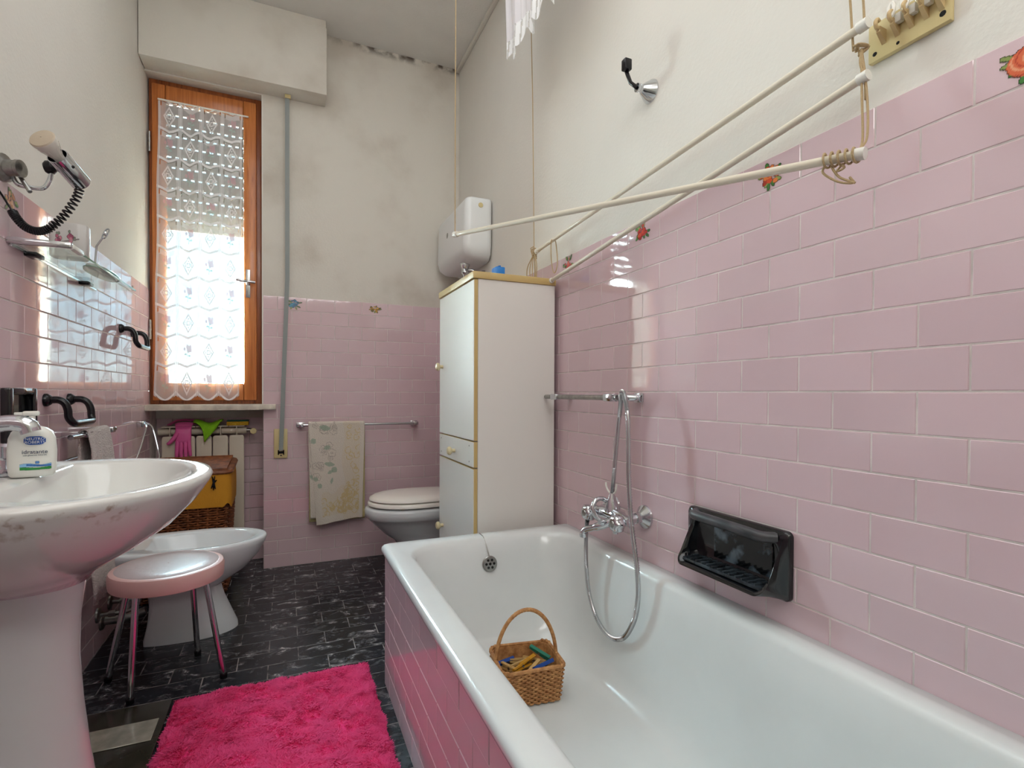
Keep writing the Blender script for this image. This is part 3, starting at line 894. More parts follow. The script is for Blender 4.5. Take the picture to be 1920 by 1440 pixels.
pm = MB().lathe([(0.010, 0.098), (0.010, 0.108), (0.005, 0.109), (0.005, 0.119)], 14).box(-0.014, 0.011, -0.007, 0.007, 0.119, 0.128, 0.003).box(-0.026, -0.010, -0.004, 0.004, 0.120, 0.126, 0.0015)
build('pump', pm.xf(RT), M_white, bot)
fy = -0.0213
def flat_print(name, fn, x0, x1, z0, z1, nu=60, nv=40, mt=None):
    def pos(U, V):
        lx = x0 + (x1 - x0) * U; lz = z0 + (z1 - z0) * V
        wx = RT[0][0] * lx + RT[0][1] * fy + RT[0][3]; wy = RT[1][0] * lx + RT[1][1] * fy + RT[1][3]
        return wx, wy, lz + SB.z
    return print_mesh(name, fn, nu, nv, pos, mt or M_print, body)
def oval_fn(U, V):
    rgb = np.zeros(U.shape + (3,)); rgb[:] = lin('#1d4fa0')
    al = ((np.abs(U - 0.5) / 0.5) ** 2.6 + (np.abs(V - 0.5) / 0.5) ** 2.6 < 1).astype(float)
    return rgb, al
flat_print('label_badge', oval_fn, -0.010, 0.022, 0.063, 0.0795)
def wave_fn(U, V):
    rgb = np.zeros(U.shape + (3,)); al = np.zeros(U.shape)
    wv = 0.52 + 0.08 * np.sin(U * 7)
    k1 = (V < wv) & (V > 0.30); rgb[k1] = lin('#8dbfe4'); al[k1] = 1
    k2 = (np.abs(V - 0.42 - 0.05 * np.sin(U * 5 + 1)) < 0.07) & (U > 0.2); rgb[k2] = lin('#2e64b0'); al[k2] = 1
    k3 = ((U - 0.55) ** 2 * 3 + (V - 0.66) ** 2 < 0.012); rgb[k3] = lin('#5c8fd0'); al[k3] = 1
    k4 = (V < 0.24 + 0.05 * np.sin(U * 5 + 2)) & (V > 0.02 + 0.10 * (U - 0.4) ** 2); rgb[k4] = lin('#2f8f3f'); al[k4] = 1
    return rgb, al
flat_print('label_wave', wave_fn, -0.016, 0.030, 0.014, 0.036)
def label_text(txt, x, z, size, mt, name='label_text'):
    cu = bpy.data.curves.new(name, 'FONT')
    cu.body = txt; cu.size = size; cu.extrude = 0.0001; cu.align_x = 'CENTER'
    cu.materials.append(mt)
    tmp = bpy.data.objects.new('tmp_text', cu)
    COL.objects.link(tmp)
    dg = bpy.context.evaluated_depsgraph_get()
    me_ = bpy.data.meshes.new_from_object(tmp.evaluated_get(dg))
    me_.name = name
    bpy.data.objects.remove(tmp)
    if not me_.materials: me_.materials.append(mt)
    o = bpy.data.objects.new(name, me_)
    M4 = RT @ Matrix.Translation((x, fy - 0.0004, z)) @ Matrix.Rotation(PI / 2, 4, 'X')
    o.matrix_local = Matrix.Translation(-SB) @ M4
    o.parent = body
    COL.objects.link(o)
label_text('NEUTRO', 0.006, 0.0722, 0.0072, M_ink_white)
label_text('ROBERTS', 0.006, 0.0656, 0.0072, M_ink_white)
label_text('idratante', 0.006, 0.0460, 0.0105, M_ink_dark)
label_text('con glicerina naturale', 0.006, 0.0418, 0.0040, M_ink_dark)

# black ceramic dish above the basin
dish = thing('wall_soap_dish', 'black ceramic soap dish set in pink tiles above the washbasin', 'soap dish', (XL, 1.745, 0.90))
def dish_frame(cx_fn, w_, h_, depth, band, bev):
    """frame of four bars in local u (along wall), n (out of wall), z"""
def wall_pt(side, u, n, z):
    return (XR - n, u, z) if side == 'R' else (XL + n, u, z)
mb = MB()
n0, n1 = 0.0005, 0.022
for (u0, u1, z0, z1) in ((1.670, 1.688, 0.822, 0.978), (1.804, 1.822, 0.822, 0.978), (1.688, 1.804, 0.960, 0.978), (1.688, 1.804, 0.822, 0.845)):
    mb.box(XL + n0, XL + n1, u0, u1, z0, z1, 0.004)
build('frame', mb, M_blackcer, dish)
build('recess', MB().box(XL + n0, XL + 0.004, 1.686, 1.806, 0.84, 0.965), M_blackcer, dish, smooth=False)
build('tray', MB().box(XL + 0.004, XL + 0.05, 1.690, 1.802, 0.838, 0.852, 0.005), M_blackcer, dish)

# black bent towel arms (two of them)
def black_arm(label, ya, yb, z, grp):
    t = thing('towel_holder', label, 'towel holder', (XL, (ya + yb) / 2, z), grp)
    for y in (ya, yb):
        build('mount', MB().lathe([(0.019, 0.0), (0.019, 0.006), (0.014, 0.014), (0.011, 0.016)], 16, (XL + 0.0005, y, z), (1, 0, 0)), M_black, t)
    y0, y1 = ya, yb
    pth = spline([(XL + 0.01, y0, z), (XL + 0.032, y0, z), (XL + 0.047, y0, z - 0.010), (XL + 0.054, y0, z - 0.03), (XL + 0.056, y0, z - 0.052), (XL + 0.064, y0 + 0.008, z - 0.068), (XL + 0.066, y0 + 0.03, z - 0.071)], 6)
    pth2 = spline([(XL + 0.066, y1 - 0.03, z - 0.071), (XL + 0.064, y1 - 0.008, z - 0.068), (XL + 0.060, y1, z - 0.052), (XL + 0.058, y1, z - 0.03), (XL + 0.050, y1, z - 0.010), (XL + 0.034, y1, z), (XL + 0.01, y1, z)], 6)
    build('bent_bar', MB().tube(pth + pth2, 0.0105, 10), M_black, t)
    return t
black_arm('black bent double arm towel holder above the white pump bottle', 1.93, 2.11, 0.944, 'black towel holders on left wall')
black_arm('black bent double arm towel holder higher up beside the window', 2.68, 2.86, 1.238, 'black towel holders on left wall')

# chrome rail with terry towel over it
rail = thing('towel_bar', 'chrome towel bar on left wall under a white terry towel', 'towel bar', (XL, 2.14, 0.832))
build('bracket', MB().box(XL + 0.0005, XL + 0.075, 2.045, 2.075, 0.822, 0.842, 0.003), M_chrome, rail)
build('bracket', MB().box(XL + 0.0005, XL + 0.075, 2.285, 2.315, 0.822, 0.842, 0.003), M_chrome, rail)
build('bar', MB().cyl((XL + 0.06, 1.93, 0.832), (XL + 0.06, 2.36, 0.832), 0.008), M_chrome, rail)
def terry_sheet(xc, y0, y1, ztop, zfront, zback, thick=0.012):
    mb = MB(); ny = 24
    prof = [(thick + 0.010, zfront)] + [(thick + 0.006 + 0.004 * math.sin(i * 1.7), zfront + (ztop - zfront) * i / 10) for i in range(1, 10)] + \
           [(thick * math.cos(a), ztop + thick * math.sin(a)) for a in [k * PI / 8 for k in range(9)]] + \
           [(-thick - 0.002, ztop + (zback - ztop) * i / 8) for i in range(1, 9)]
    rows = []
    for j in range(ny + 1):
        y = y0 + (y1 - y0) * j / ny
        wv = 0.006 * math.sin(j * 0.9) + 0.003 * math.sin(j * 2.3)
        rows.append([(xc + px + (wv if px > 0 else 0) * min(1, (ztop - pz + 0.01) * 8) * (1 if pz < ztop else 0), y + 0.012 * math.sin(pz * 9 + j * .4) * (1 if pz < ztop else 0) * 0.4, pz) for px, pz in prof])
    mb.loft(rows, False, False, closed=False)
    return mb
def cloth(name, mb, mt, label, cat, origin, thickness=0.006, group=None):
    o = build(name, mb, mt, origin=origin, angle=80)
    sd = o.modifiers.new('thick', 'SOLIDIFY'); sd.thickness = thickness; sd.offset = 0
    tag(o, label, cat, group)
    return o
cloth('terry_towel', terry_sheet(XL + 0.06, 2.04, 2.245, 0.837, 0.285, 0.40), M_terry, 'white terry towel hanging from the chrome bar behind the washbasin', 'towel', (XL + 0.06, 2.19, 0.84), 0.006)
tr = thing('towel_ring', 'slim chrome towel ring on left wall beside the radiator niche', 'towel ring', (XL, 2.96, 0.817))
build('mount', MB().box(XL + 0.0005, XL + 0.03, 2.935, 2.975, 0.803, 0.831, 0.003), M_chrome, tr)
build('ring', MB().tube(spline([(XL + 0.028, 2.955, 0.822), (XL + 0.045, 2.90, 0.80), (XL + 0.035, 2.82, 0.70), (XL + 0.03, 2.80, 0.66), (XL + 0.07, 2.80, 0.655), (XL + 0.11, 2.82, 0.66), (XL + 0.10, 2.86, 0.70), (XL + 0.065, 2.92, 0.80), (XL + 0.03, 2.955, 0.824)], 6), 0.005, 8), M_chrome, tr)

# ------------------------------------------------------------------ wall lamp over the shelf
YL = 1.70
lampo = thing('wall_reading_lamp', 'chrome cylinder wall lamp with white bulb and coiled black cord', 'wall lamp', (XL, YL, 1.52))
build('wall_base', MB().lathe([(0.034, 0), (0.034, 0.012), (0.020, 0.018), (0.019, 0.038), (0.021, 0.040), (0.021, 0.048), (0.004, 0.050)], 22, (XL - 0.004, YL - 0.01, 1.524), (1, -0.25, 0)), M_oldchrome, lampo)
build('arm', MB().tube(spline([(XL + 0.015, YL, 1.515), (XL + 0.024, YL, 1.495), (XL + 0.036, YL, 1.4885), (XL + 0.065, YL, 1.487), (XL + 0.080, YL, 1.492), (XL + 0.090, YL, 1.512), (XL + 0.096, YL, 1.543)], 6), 0.0055, 10), M_chrome, lampo)
build('arm', MB().tube([(XL + 0.030, YL, 1.515), (XL + 0.058, YL - 0.02, 1.470)], 0.005, 8), M_oldchrome, lampo)
axl = (Vector((-0.540, YL, 1.580)) - Vector((-0.490, YL, 1.517))).normalized()
view_ = (Vector((-0.515, YL, 1.55)) - cam.matrix_world.translation).normalized()
perp_ = (axl - view_ * axl.dot(view_)).normalized()
axl = (perp_ * 0.83 - view_ * 0.56).normalized()
cb = Vector((-0.490, YL, 1.513))
clen = 0.088
hs = build('lamp_housing', MB().lathe([(0.004, 0), (0.021, 0.001), (0.0235, 0.005), (0.0235, clen), (0.0215, clen), (0.0215, 0.03), (0.002, 0.03)], 26, cb, axl), M_chrome, lampo)
build('switch_dot', MB().lathe([(0.004, 0), (0.003, 0.002)], 10, cb + axl * 0.062 + (Vector((0.35, -0.9, 0.1)) - axl * Vector((0.35, -0.9, 0.1)).dot(axl)).normalized() * 0.0232, (Vector((0.35, -0.9, 0.1)) - axl * Vector((0.35, -0.9, 0.1)).dot(axl))), M_black, hs)
build('swivel_joint', MB().lathe([(0.012, 0), (0.017, 0.006), (0.017, 0.016), (0.010, 0.024)], 16, (XL + 0.080, YL, 1.542), (1, 0, 0.2)), M_black, lampo)
bl = build('bulb', MB().lathe([(0.011, 0.055), (0.012, 0.085), (0.015, 0.100), (0.023, 0.118), (0.0275, 0.130), (0.028, 0.136)], 28, cb, axl, cap=False), M_lampbulb, lampo)
build('bulb_face', MB().lathe([(0.028, 0.136), (0.026, 0.139), (0.012, 0.141), (0.001, 0.1415)], 28, cb, axl, cap=False), M_bulbface, bl)
for k in range(16):
    a = 2 * PI * k / 16
    qd = Vector((0, 0, 1)).rotation_difference(axl)
    p0 = cb + qd @ Vector((0.0125 * math.cos(a), 0.0125 * math.sin(a), 0.088)); p1 = cb + qd @ Vector((0.0245 * math.cos(a), 0.0245 * math.sin(a), 0.118))
    build('bulb_rib', MB().tube([p0, p1], 0.0006, 4), M_lampbulb, bl)
path = spline([(-0.494, YL, 1.506), (-0.500, YL, 1.480), (-0.515, YL, 1.447), (-0.535, YL, 1.415), (-0.560, YL, 1.387), (-0.583, YL, 1.378), (-0.606, YL, 1.386), (-0.624, YL, 1.408), (-0.632, YL, 1.425)], 60)
coil = []; turn = 0.0
for i, p in enumerate(path):
    t = (path[min(i + 1, len(path) - 1)] - path[max(i - 1, 0)]).normalized()
    nn = Vector((0, 1, 0)); bn = t.cross(nn)
    fr = i / len(path)
    turn += 2 * PI / (19 - 9 * smoothstep(0.25, 0.55, np.array(fr)))
    rr = 0.0085 * min(1, i / 12, (len(path) - 1 - i) / 12 + 0.05)
    coil.append(p + (nn * math.cos(turn) + bn * math.sin(turn)) * rr)
coil += [Vector((-0.640, YL - 0.002, 1.440)), Vector((-0.645, YL - 0.02, 1.458)), Vector((-0.644, YL - 0.06, 1.47))]
build('coiled_cord', MB().tube(coil, 0.0024, 6), M_black, lampo)

# ------------------------------------------------------------------ glass shelf and its things
ZG = 1.352
shelf = thing('glass_shelf', 'clear glass wall shelf with chrome brackets and rail above the washbasin', 'shelf', (XL, 2.04, ZG))
build('glass_plate', MB().box(XL + 0.004, -0.520, 1.725, 2.36, ZG - 0.005, ZG, 0.0012, 1), M_glass, shelf)
build('wall_rail', MB().box(XL + 0.0005, XL + 0.008, 1.72, 2.36, ZG - 0.013, ZG - 0.005, 0.001, 1), M_chrome, shelf)
build('bracket', MB().box(XL + 0.0005, -0.516, 1.706, 1.722, ZG - 0.008, ZG + 0.008, 0.003), M_chrome, shelf)['label'] = 'chrome bracket arm'
build('front_rail', MB().box(-0.528, -0.514, 1.722, 1.80, ZG - 0.006, ZG + 0.006, 0.002), M_white, shelf)['label'] = 'pale clip on the front edge'
build('front_edge', MB().box(-0.5195, -0.5180, 1.80, 2.355, ZG - 0.005, ZG), M_greenglass, shelf, smooth=False)
for y in (1.80, 2.20):
    build('glass_clip', MB().box(XL + 0.0005, XL + 0.03, y, y + 0.05, ZG - 0.018, ZG - 0.0055, 0.003), M_black, shelf)
build('end_pin', MB().cyl((-0.526, 2.345, ZG - 0.004), (-0.526, 2.345, ZG + 0.014), 0.0025, 8), M_oldchrome, shelf)
cup = thing('flower_cup', 'white porcelain bathroom beaker with pink flowers on glass shelf', 'beaker', (-0.572, 1.885, ZG))
build('cup_body', MB().loft([rrect(-0.572, 1.885, 0.043 * s_, 0.030 * s_, 0.02 * s_, ZG + z) for z, s_ in ((0.0005, 0.92), (0.004, 1.0), (0.092, 1.03), (0.096, 1.02), (0.094, 0.93), (0.012, 0.88))]), M_mug, cup, angle=60)
def cupfn(U, V):
    rgb = np.zeros(U.shape + (3,)); al = np.zeros(U.shape)
    rs = np.random.default_rng(3)
    for cx, cy, n in ((0.66, 0.55, 9), (0.25, 0.45, 6)):
        for i in range(n):
            a = rs.uniform(0, 6.28); r = rs.uniform(0.02, 0.16)
            k_ = blob(U, V, cx + r * math.cos(a) * 0.7, cy + r * math.sin(a), 0.05, 0.075); rgb[k_] = lin(['#b8687e', '#cf8a98', '#9a5068'][i % 3]); al[k_] = 1
        for i in range(5):
            a = rs.uniform(0, 6.28)
            k_ = blob(U, V, cx + 0.17 * math.cos(a) * 0.8, cy + 0.26 * math.sin(a), 0.03, 0.05); rgb[k_] = lin('#8a9484'); al[k_] = 1
    st_ = np.abs(V - 0.25 - 0.3 * U) < 0.012; rgb[st_] = lin('#a59a96'); al[st_ & (U > 0.3) & (U < 0.95)] = 1
    return rgb, al
print_mesh('flower_print', cupfn, 64, 60, lambda U, V: (-0.606 + 0.068 * U, np.full_like(U, 1.8538), ZG + 0.015 + 0.07 * V), M_print, cup)
rz = thing('metal_handled_brush', 'thin metal brush with oval head leaning behind the flowered beaker', 'brush', (-0.530, 1.93, ZG))
build('handle', MB().tube([(-0.527, 1.935, ZG + 0.004), (-0.524, 1.935, ZG + 0.055), (-0.510, 1.935, ZG + 0.080)], 0.0028, 8), M_chrome, rz)
build('head', MB().tube(spline([(-0.510, 1.935, ZG + 0.080), (-0.508, 1.935, ZG + 0.092), (-0.500, 1.935, ZG + 0.108), (-0.493, 1.935, ZG + 0.110), (-0.494, 1.935, ZG + 0.100), (-0.502, 1.935, ZG + 0.084), (-0.510, 1.935, ZG + 0.080)], 4), 0.0022, 6).ball((-0.502, 1.935, ZG + 0.096), 0.005, 8, 1.5), M_chrome, rz)
gd = thing('oval_dish', 'low oval dish with green rim lying on the glass shelf', 'dish', (-0.558, 2.12, ZG))
def ovr(a, b, z): return [(-0.558 + a * math.cos(2 * PI * k / 28), 2.12 + b * math.sin(2 * PI * k / 28), ZG + z) for k in range(28)]
build('dish_base', MB().loft([ovr(0.026, 0.11, 0.0008), ovr(0.034, 0.125, 0.008), ovr(0.030, 0.118, 0.016), ovr(0.01, 0.05, 0.024)]), mat('grey_lid', '#8f9a98', 0.25), gd)
build('green_rim', MB().tube(ovr(0.035, 0.126, 0.007) + ovr(0.035, 0.126, 0.007)[:1], 0.003, 6, cap=False), mat('green_plastic', '#1f7d62', 0.3), gd)

# ------------------------------------------------------------------ radiator and what hangs on it
rad = thing('radiator', 'cream column radiator with five sections in the niche under the window', 'radiator', (-0.41, 3.26, 0.1))
YR0 = 3.222
for k in range(5):
    xa = -0.603 + 0.0782 * k
    s_ = build('section', MB().loft([rrect(xa + 0.0385, (YR0 + 3.232) / 2, 0.0365, 0.005, 0.004, z, 3) for z in (0.110, 0.112)] + [rrect(xa + 0.0385, (YR0 + 3.232) / 2, 0.0365, 0.005, 0.004, 0.72, 3), rrect(xa + 0.0385, (YR0 + 3.232) / 2, 0.034, 0.005, 0.004, 0.729, 3), rrect(xa + 0.0385, (YR0 + 3.232) / 2, 0.028, 0.005, 0.004, 0.733, 3)]), M_radiator, rad)
    build('section_fin', MB().box(xa + 0.036, xa + 0.041, 3.224, 3.31, 0.735, 0.784, 0.001, 1).box(xa + 0.001, xa + 0.076, 3.222, 3.31, 0.780, 0.786, 0.001, 1).box(xa + 0.034, xa + 0.043, 3.232, 3.30, 0.10, 0.735), M_radiator, s_)
build('header', MB().cyl((-0.622, 3.262, 0.757), (-0.205, 3.262, 0.757), 0.019, 16).cyl((-0.622, 3.262, 0.14), (-0.205, 3.262, 0.14), 0.019, 16), M_radiator, rad)
vl = build('valve', MB().cyl((-0.205, 3.262, 0.757), (-0.178, 3.262, 0.757), 0.011).cyl((-0.17, 3.262, 0.757), (-0.17, 3.21, 0.757), 0.010), M_oldchrome, rad)
build('valve_knob', MB().lathe([(0.016, 0), (0.017, 0.003), (0.016, 0.012), (0.006, 0.014)], 18, (-0.168, 3.212, 0.755), (0, -1, 0)), M_cream, vl)

glove = MB()
gz = 0.786
glove.loft([[(-0.500 + hw * math.cos(2 * PI * k / 20), y + hy * math.sin(2 * PI * k / 20) * (1 if True else 1), z + hz * math.sin(2 * PI * k / 20)) for k in range(20)]
            for (hw, y, hy, z, hz) in ((0.047, 3.252, 0.002, 0.797, 0.009), (0.045, 3.246, 0.002, 0.799, 0.010), (0.042, 3.236, 0.004, 0.799, 0.009), (0.038, 3.216, 0.007, 0.788, 0.004),
                                       (0.036, 3.205, 0.009, 0.770, 0.0), (0.037, 3.203, 0.011, 0.745, 0.0), (0.036, 3.203, 0.011, 0.715, 0.0), (0.033, 3.204, 0.010, 0.700, 0.0), (0.02, 3.205, 0.006, 0.694, 0.0))])
for (fx, tx, tz, r) in ((-0.526, -0.531, 0.622, 0.0095), (-0.509, -0.511, 0.597, 0.0100), (-0.491, -0.489, 0.601, 0.0098), (-0.475, -0.468, 0.628, 0.0090)):
    pts = spline([(fx, 3.204, 0.712), (fx + (tx - fx) * 0.4, 3.202, 0.675), (fx + (tx - fx) * 0.8, 3.203, 0.640), (tx, 3.206, tz)], 4)
    glove.tube(pts, [r * (1.1 - 0.02 * i) for i in range(len(pts) - 1)] + [r * 0.35], 10)
pts = spline([(-0.524, 3.204, 0.755), (-0.540, 3.200, 0.728), (-0.558, 3.196, 0.705), (-0.572, 3.194, 0.694)], 4)
glove.tube(pts, [0.013 - 0.0005 * i for i in range(len(pts) - 1)] + [0.004], 10)
go = build('rubber_glove', glove, M_glove, origin=(-0.5, 3.25, 0.786), angle=80)
tag(go, 'pink rubber glove hanging fingers down over the radiator', 'glove')
g2 = build('rubber_glove', MB().loft([[(x + 0.002 * math.cos(a), 3.285 + hy * 0.8 * math.cos(a), z + hz * math.sin(a)) for a in [2 * PI * k / 16 for k in range(16)]] for (x, hy, z, hz) in ((-0.585, 0.004, 0.792, 0.003), (-0.570, 0.022, 0.797, 0.008), (-0.54, 0.026, 0.815, 0.006), (-0.50, 0.026, 0.818, 0.006), (-0.45, 0.027, 0.812, 0.006), (-0.415, 0.026, 0.806, 0.006))]), M_glove, origin=(-0.5, 3.27, 0.80))
tag(g2, 'second pink rubber glove lying flat behind, on top of the radiator', 'glove')
gc = MB()
nu, nv = 14, 12
rows = []
for i in range(nu + 1):
    u = i / nu; row = []
    for j in range(nv + 1):
        v = j / nv
        x = -0.455 + 0.135 * u
        drop = (1 - abs(u - 0.46) * 2.0)
        drop = max(0.04, drop)
        zz = 0.806 + 0.010 * math.sin(u * 7 + 1) + 0.005 * math.sin(v * 9)
        if v < 0.45:
            p = (x, 3.275 - v * 0.16, zz)
        else:
            k_ = (v - 0.45) / 0.55
            p = (x + 0.012 * math.sin(u * 9) * k_ + (0.46 - u) * 0.02 * k_, 3.203 - 0.006 * math.sin(k_ * PI) - 0.004 * math.sin(u * 12), zz - k_ * 0.105 * drop)
        row.append(p)
    rows.append(row)
gc.loft(rows, False, False, closed=False)
cloth('cleaning_cloth', gc, M_greencloth, 'lime green cleaning cloth draped over the middle of the radiator', 'cloth', (-0.4, 3.25, 0.80), 0.003)
spg = thing('sponge', 'yellow sponge with dark green scourer lying on the radiator top', 'sponge', (-0.245, 3.25, 0.787))
build('foam', MB().box(-0.300, -0.193, 3.215, 3.275, 0.7865, 0.808, 0.004), M_sponge, spg)
build('scourer', MB().box(-0.300, -0.193, 3.215, 3.275, 0.8082, 0.815, 0.002), M_scour, spg)

# ------------------------------------------------------------------ laundry hamper
HX, HYc = -0.447, 2.93
ham = thing('laundry_hamper', 'brown wicker laundry hamper with orange cloth liner in front of radiator', 'hamper', (HX, HYc, 0))
def hring(z, dx=0.0, n=64):
    f_ = 1 - 0.10 * max(0, (0.42 - z) / 0.42)
    return rrect(HX, HYc, 0.195 * f_ + dx, 0.145 * f_ + dx, 0.045, z, 15)
build('inner_wall', MB().loft([hring(0.005, -0.012), hring(0.3, -0.012), hring(0.56, -0.012)], True, False), mat('basket_gap_shade', '#28140a', 0.8), ham)  # colour darkened to put shade into the gaps of the weave
wv = MB()
nrow = 40
for r_ in range(nrow):
    z = 0.012 + r_ * 0.0112
    base = even_ring(hring(z), 128)
    pth = []
    N = len(base)
    for j, p in enumerate(base):
        d = Vector((p[0] - HX, p[1] - HYc, 0)); d.normalize()
        off = 0.0065 * math.sin(j * PI / 2 + r_ * PI)
        pth.append((p[0] + d.x * off, p[1] + d.y * off, z + 0.001 * math.sin(j * 1.3 + r_)))
    pth.append(pth[0])
    wv.tube(pth, 0.0043, 5, cap=False)
o = build('weave', wv, M_wicker, ham); o['kind'] = 'stuff'
base = hring(0.3)
stk = [even_ring(hring(z), 128) for z in (0.0, 0.15, 0.3, 0.45, 0.555)]
for j in range(1, 128, 4):
    pts = [stk[k][j] for k in range(5)]
    build('stake', MB().tube(pts, 0.0045, 5), M_wicker, ham)
lin_r = []
for z, dx in ((0.43, 0.012), (0.50, 0.013), (0.56, 0.012), (0.585, 0.010), (0.585, -0.006), (0.50, -0.008)):
    rr_ = hring(z, dx)
    lin_r.append([(p[0], p[1], p[2] + 0.008 * math.sin(j * 0.6) * (1 if z < 0.44 else 0) + 0.006 * math.sin(j * .25 + 1) * (1 if z < 0.44 else 0)) for j, p in enumerate(rr_)])
ln = build('cloth_liner', MB().loft(lin_r, False, False), M_liner, ham, angle=80)
tb = MB()
tx_, ty_, tz_ = HX + 0.135, HYc - 0.160, 0.545
for a in (0.4, 1.2, 2.0, 4.0, 4.7, 5.3):
    tb.tube([(tx_, ty_, tz_), (tx_ + 0.024 * math.cos(a) * 0.6, ty_ - 0.004, tz_ + 0.034 * math.sin(a))], [0.005, 0.002], 6)
build('ribbon', tb, M_black, ln)
lid = MB()
tilt = Matrix.Translation((HX, HYc, 0.590)) @ Matrix.Rotation(math.radians(5), 4, 'X') @ Matrix.Rotation(math.radians(0), 4, 'Y')
lid.loft([rrect(0, 0, 0.212, 0.160, 0.05, 0.006, 6), rrect(0, 0, 0.216, 0.164, 0.05, 0.014, 6), rrect(0, 0, 0.212, 0.160, 0.05, 0.024, 6), rrect(0, 0, 0.18, 0.13, 0.04, 0.028, 6)])
lid.xf(tilt)
ld = build('lid', lid, M_wicker, ham)
for k in range(14):
    y = -0.145 + k * 0.0223
    build('lid_strand', MB().tube([tilt @ Vector((-0.19, y, 0.028)), tilt @ Vector((0.19, y, 0.029))], 0.009, 6), M_wicker, ld)

# ------------------------------------------------------------------ bidet
BYc = 2.430
bid = thing('bidet', 'white ceramic bidet against left wall behind the pink stool', 'bidet', (-0.34, BYc, 0))
BW = XL + 0.03
rings = [oval(-0.345, BYc, 0.160, 0.100, 0.0, -0.50), oval(-0.345, BYc, 0.158, 0.099, 0.02, -0.50), oval(-0.350, BYc, 0.142, 0.090, 0.07, -0.49), oval(-0.356, BYc, 0.120, 0.082, 0.14, -0.485),
         oval(-0.360, BYc, 0.112, 0.080, 0.185, -0.49), oval(-0.35, BYc, 0.150, 0.105, 0.215, -0.53), oval(-0.34, BYc, 0.185, 0.128, 0.245, -0.57), oval(-0.33, BYc, 0.225, 0.155, 0.300, BW),
         oval(-0.33, BYc, 0.248, 0.172, 0.345, BW), oval(-0.33, BYc, 0.254, 0.177, 0.364, BW), oval(-0.33, BYc, 0.250, 0.173, 0.372, BW), oval(-0.33, BYc, 0.240, 0.164, 0.373, BW + 0.005),
         oval(-0.29, BYc, 0.172, 0.130, 0.370, -0.50), oval(-0.29, BYc, 0.164, 0.122, 0.362, -0.495), oval(-0.29, BYc, 0.140, 0.100, 0.31, -0.475), oval(-0.29, BYc, 0.09, 0.06, 0.27, -0.42)]
build('bowl', MB().loft(rings), M_bidet, bid, angle=60)
for y in (2.365, 2.505):
    build('tap_knob', MB().lathe([(0.027, 0), (0.027, 0.005), (0.018, 0.010), (0.017, 0.018), (0.021, 0.022), (0.019, 0.030), (0.008, 0.033)], 18, (-0.557, y, 0.3725)), M_chrome, bid)
build('fixing_plug', MB().lathe([(0.009, 0), (0.008, 0.003), (0.003, 0.005)], 12, (-0.388, 2.3395, 0.033), (0, -1, 0.1)), M_oldchrome, bid)
for i, (y, z) in enumerate(((2.374, 0.135), (2.52, 0.130))):
    pp = thing('water_pipe', ['chrome water pipe leaving the left wall behind the stool legs, nearer one', 'chrome water pipe leaving the left wall behind the bidet, farther one'][i], 'pipe', (XL, y, z), 'pipes behind the bidet')
    build('wall_flange', MB().lathe([(0.028, 0), (0.026, 0.006), (0.012, 0.010)], 18, (XL + 0.0005, y, z), (1, 0, 0)), M_oldchrome, pp)
    build('pipe', MB().tube(spline([(XL + 0.005, y, z), (XL + 0.07, y, z), (XL + 0.10, y, z + 0.004), (XL + 0.125, y + 0.012, z + 0.025), (XL + 0.13, y + 0.02, z + 0.08), (XL + 0.13, y + 0.02, 0.24)], 6), 0.0075, 10), M_oldchrome, pp)
    build('stop_nut', MB().lathe([(0.012, 0), (0.012, 0.022)], 6, (XL + 0.035, y, z), (1, 0, 0)), M_oldchrome, pp)
dp = thing('drain_pipe', 'thicker worn drain pipe low on the left wall behind the stool', 'pipe', (XL, 2.42, 0.095))
build('wall_flange', MB().lathe([(0.034, 0), (0.032, 0.007), (0.018, 0.012)], 18, (XL + 0.0005, 2.42, 0.095), (1, 0, 0)), M_oldchrome, dp)
build('pipe', MB().tube(spline([(XL + 0.005, 2.42, 0.095), (XL + 0.06, 2.42, 0.095), (XL + 0.10, 2.425, 0.10), (XL + 0.14, 2.43, 0.11)], 5), 0.016, 12), M_oldchrome, dp)

# ------------------------------------------------------------------ stool
SC = (-0.365, 2.055)
stool = thing('round_stool', 'round pink stool with pale vinyl seat and four chrome legs', 'stool', (SC[0], SC[1], 0))
build('seat_ring', MB().lathe([(0.10, 0.336), (0.155, 0.334), (0.163, 0.337), (0.165, 0.345), (0.166, 0.375), (0.162, 0.386), (0.152, 0.390), (0.14, 0.388)], 48, (SC[0], SC[1], 0), cap=False), M_pinkplastic, stool)
build('cushion', MB().lathe([(0.151, 0.387), (0.146, 0.391), (0.10, 0.393), (0.04, 0.3935), (0.002, 0.3935)], 48, (SC[0], SC[1], 0), cap=False), M_cushion, stool)
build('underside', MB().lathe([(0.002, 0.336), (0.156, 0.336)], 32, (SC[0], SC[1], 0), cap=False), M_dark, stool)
for (fx, fy_) in ((-0.547, 2.113), (-0.446, 1.936), (-0.300, 2.198), (-0.196, 1.988)):
    d = Vector((fx - SC[0], fy_ - SC[1], 0)); d.normalize()
    top = Vector((SC[0], SC[1], 0.340)) + d * 0.122
    lg = build('leg', MB().cyl(top, (fx, fy_, 0.012), 0.0095, 14), M_chrome, stool)
    build('foot', MB().lathe([(0.010, 0.0), (0.0115, 0.003), (0.0115, 0.018), (0.0098, 0.020)], 12, (fx, fy_, 0)), M_black, lg)

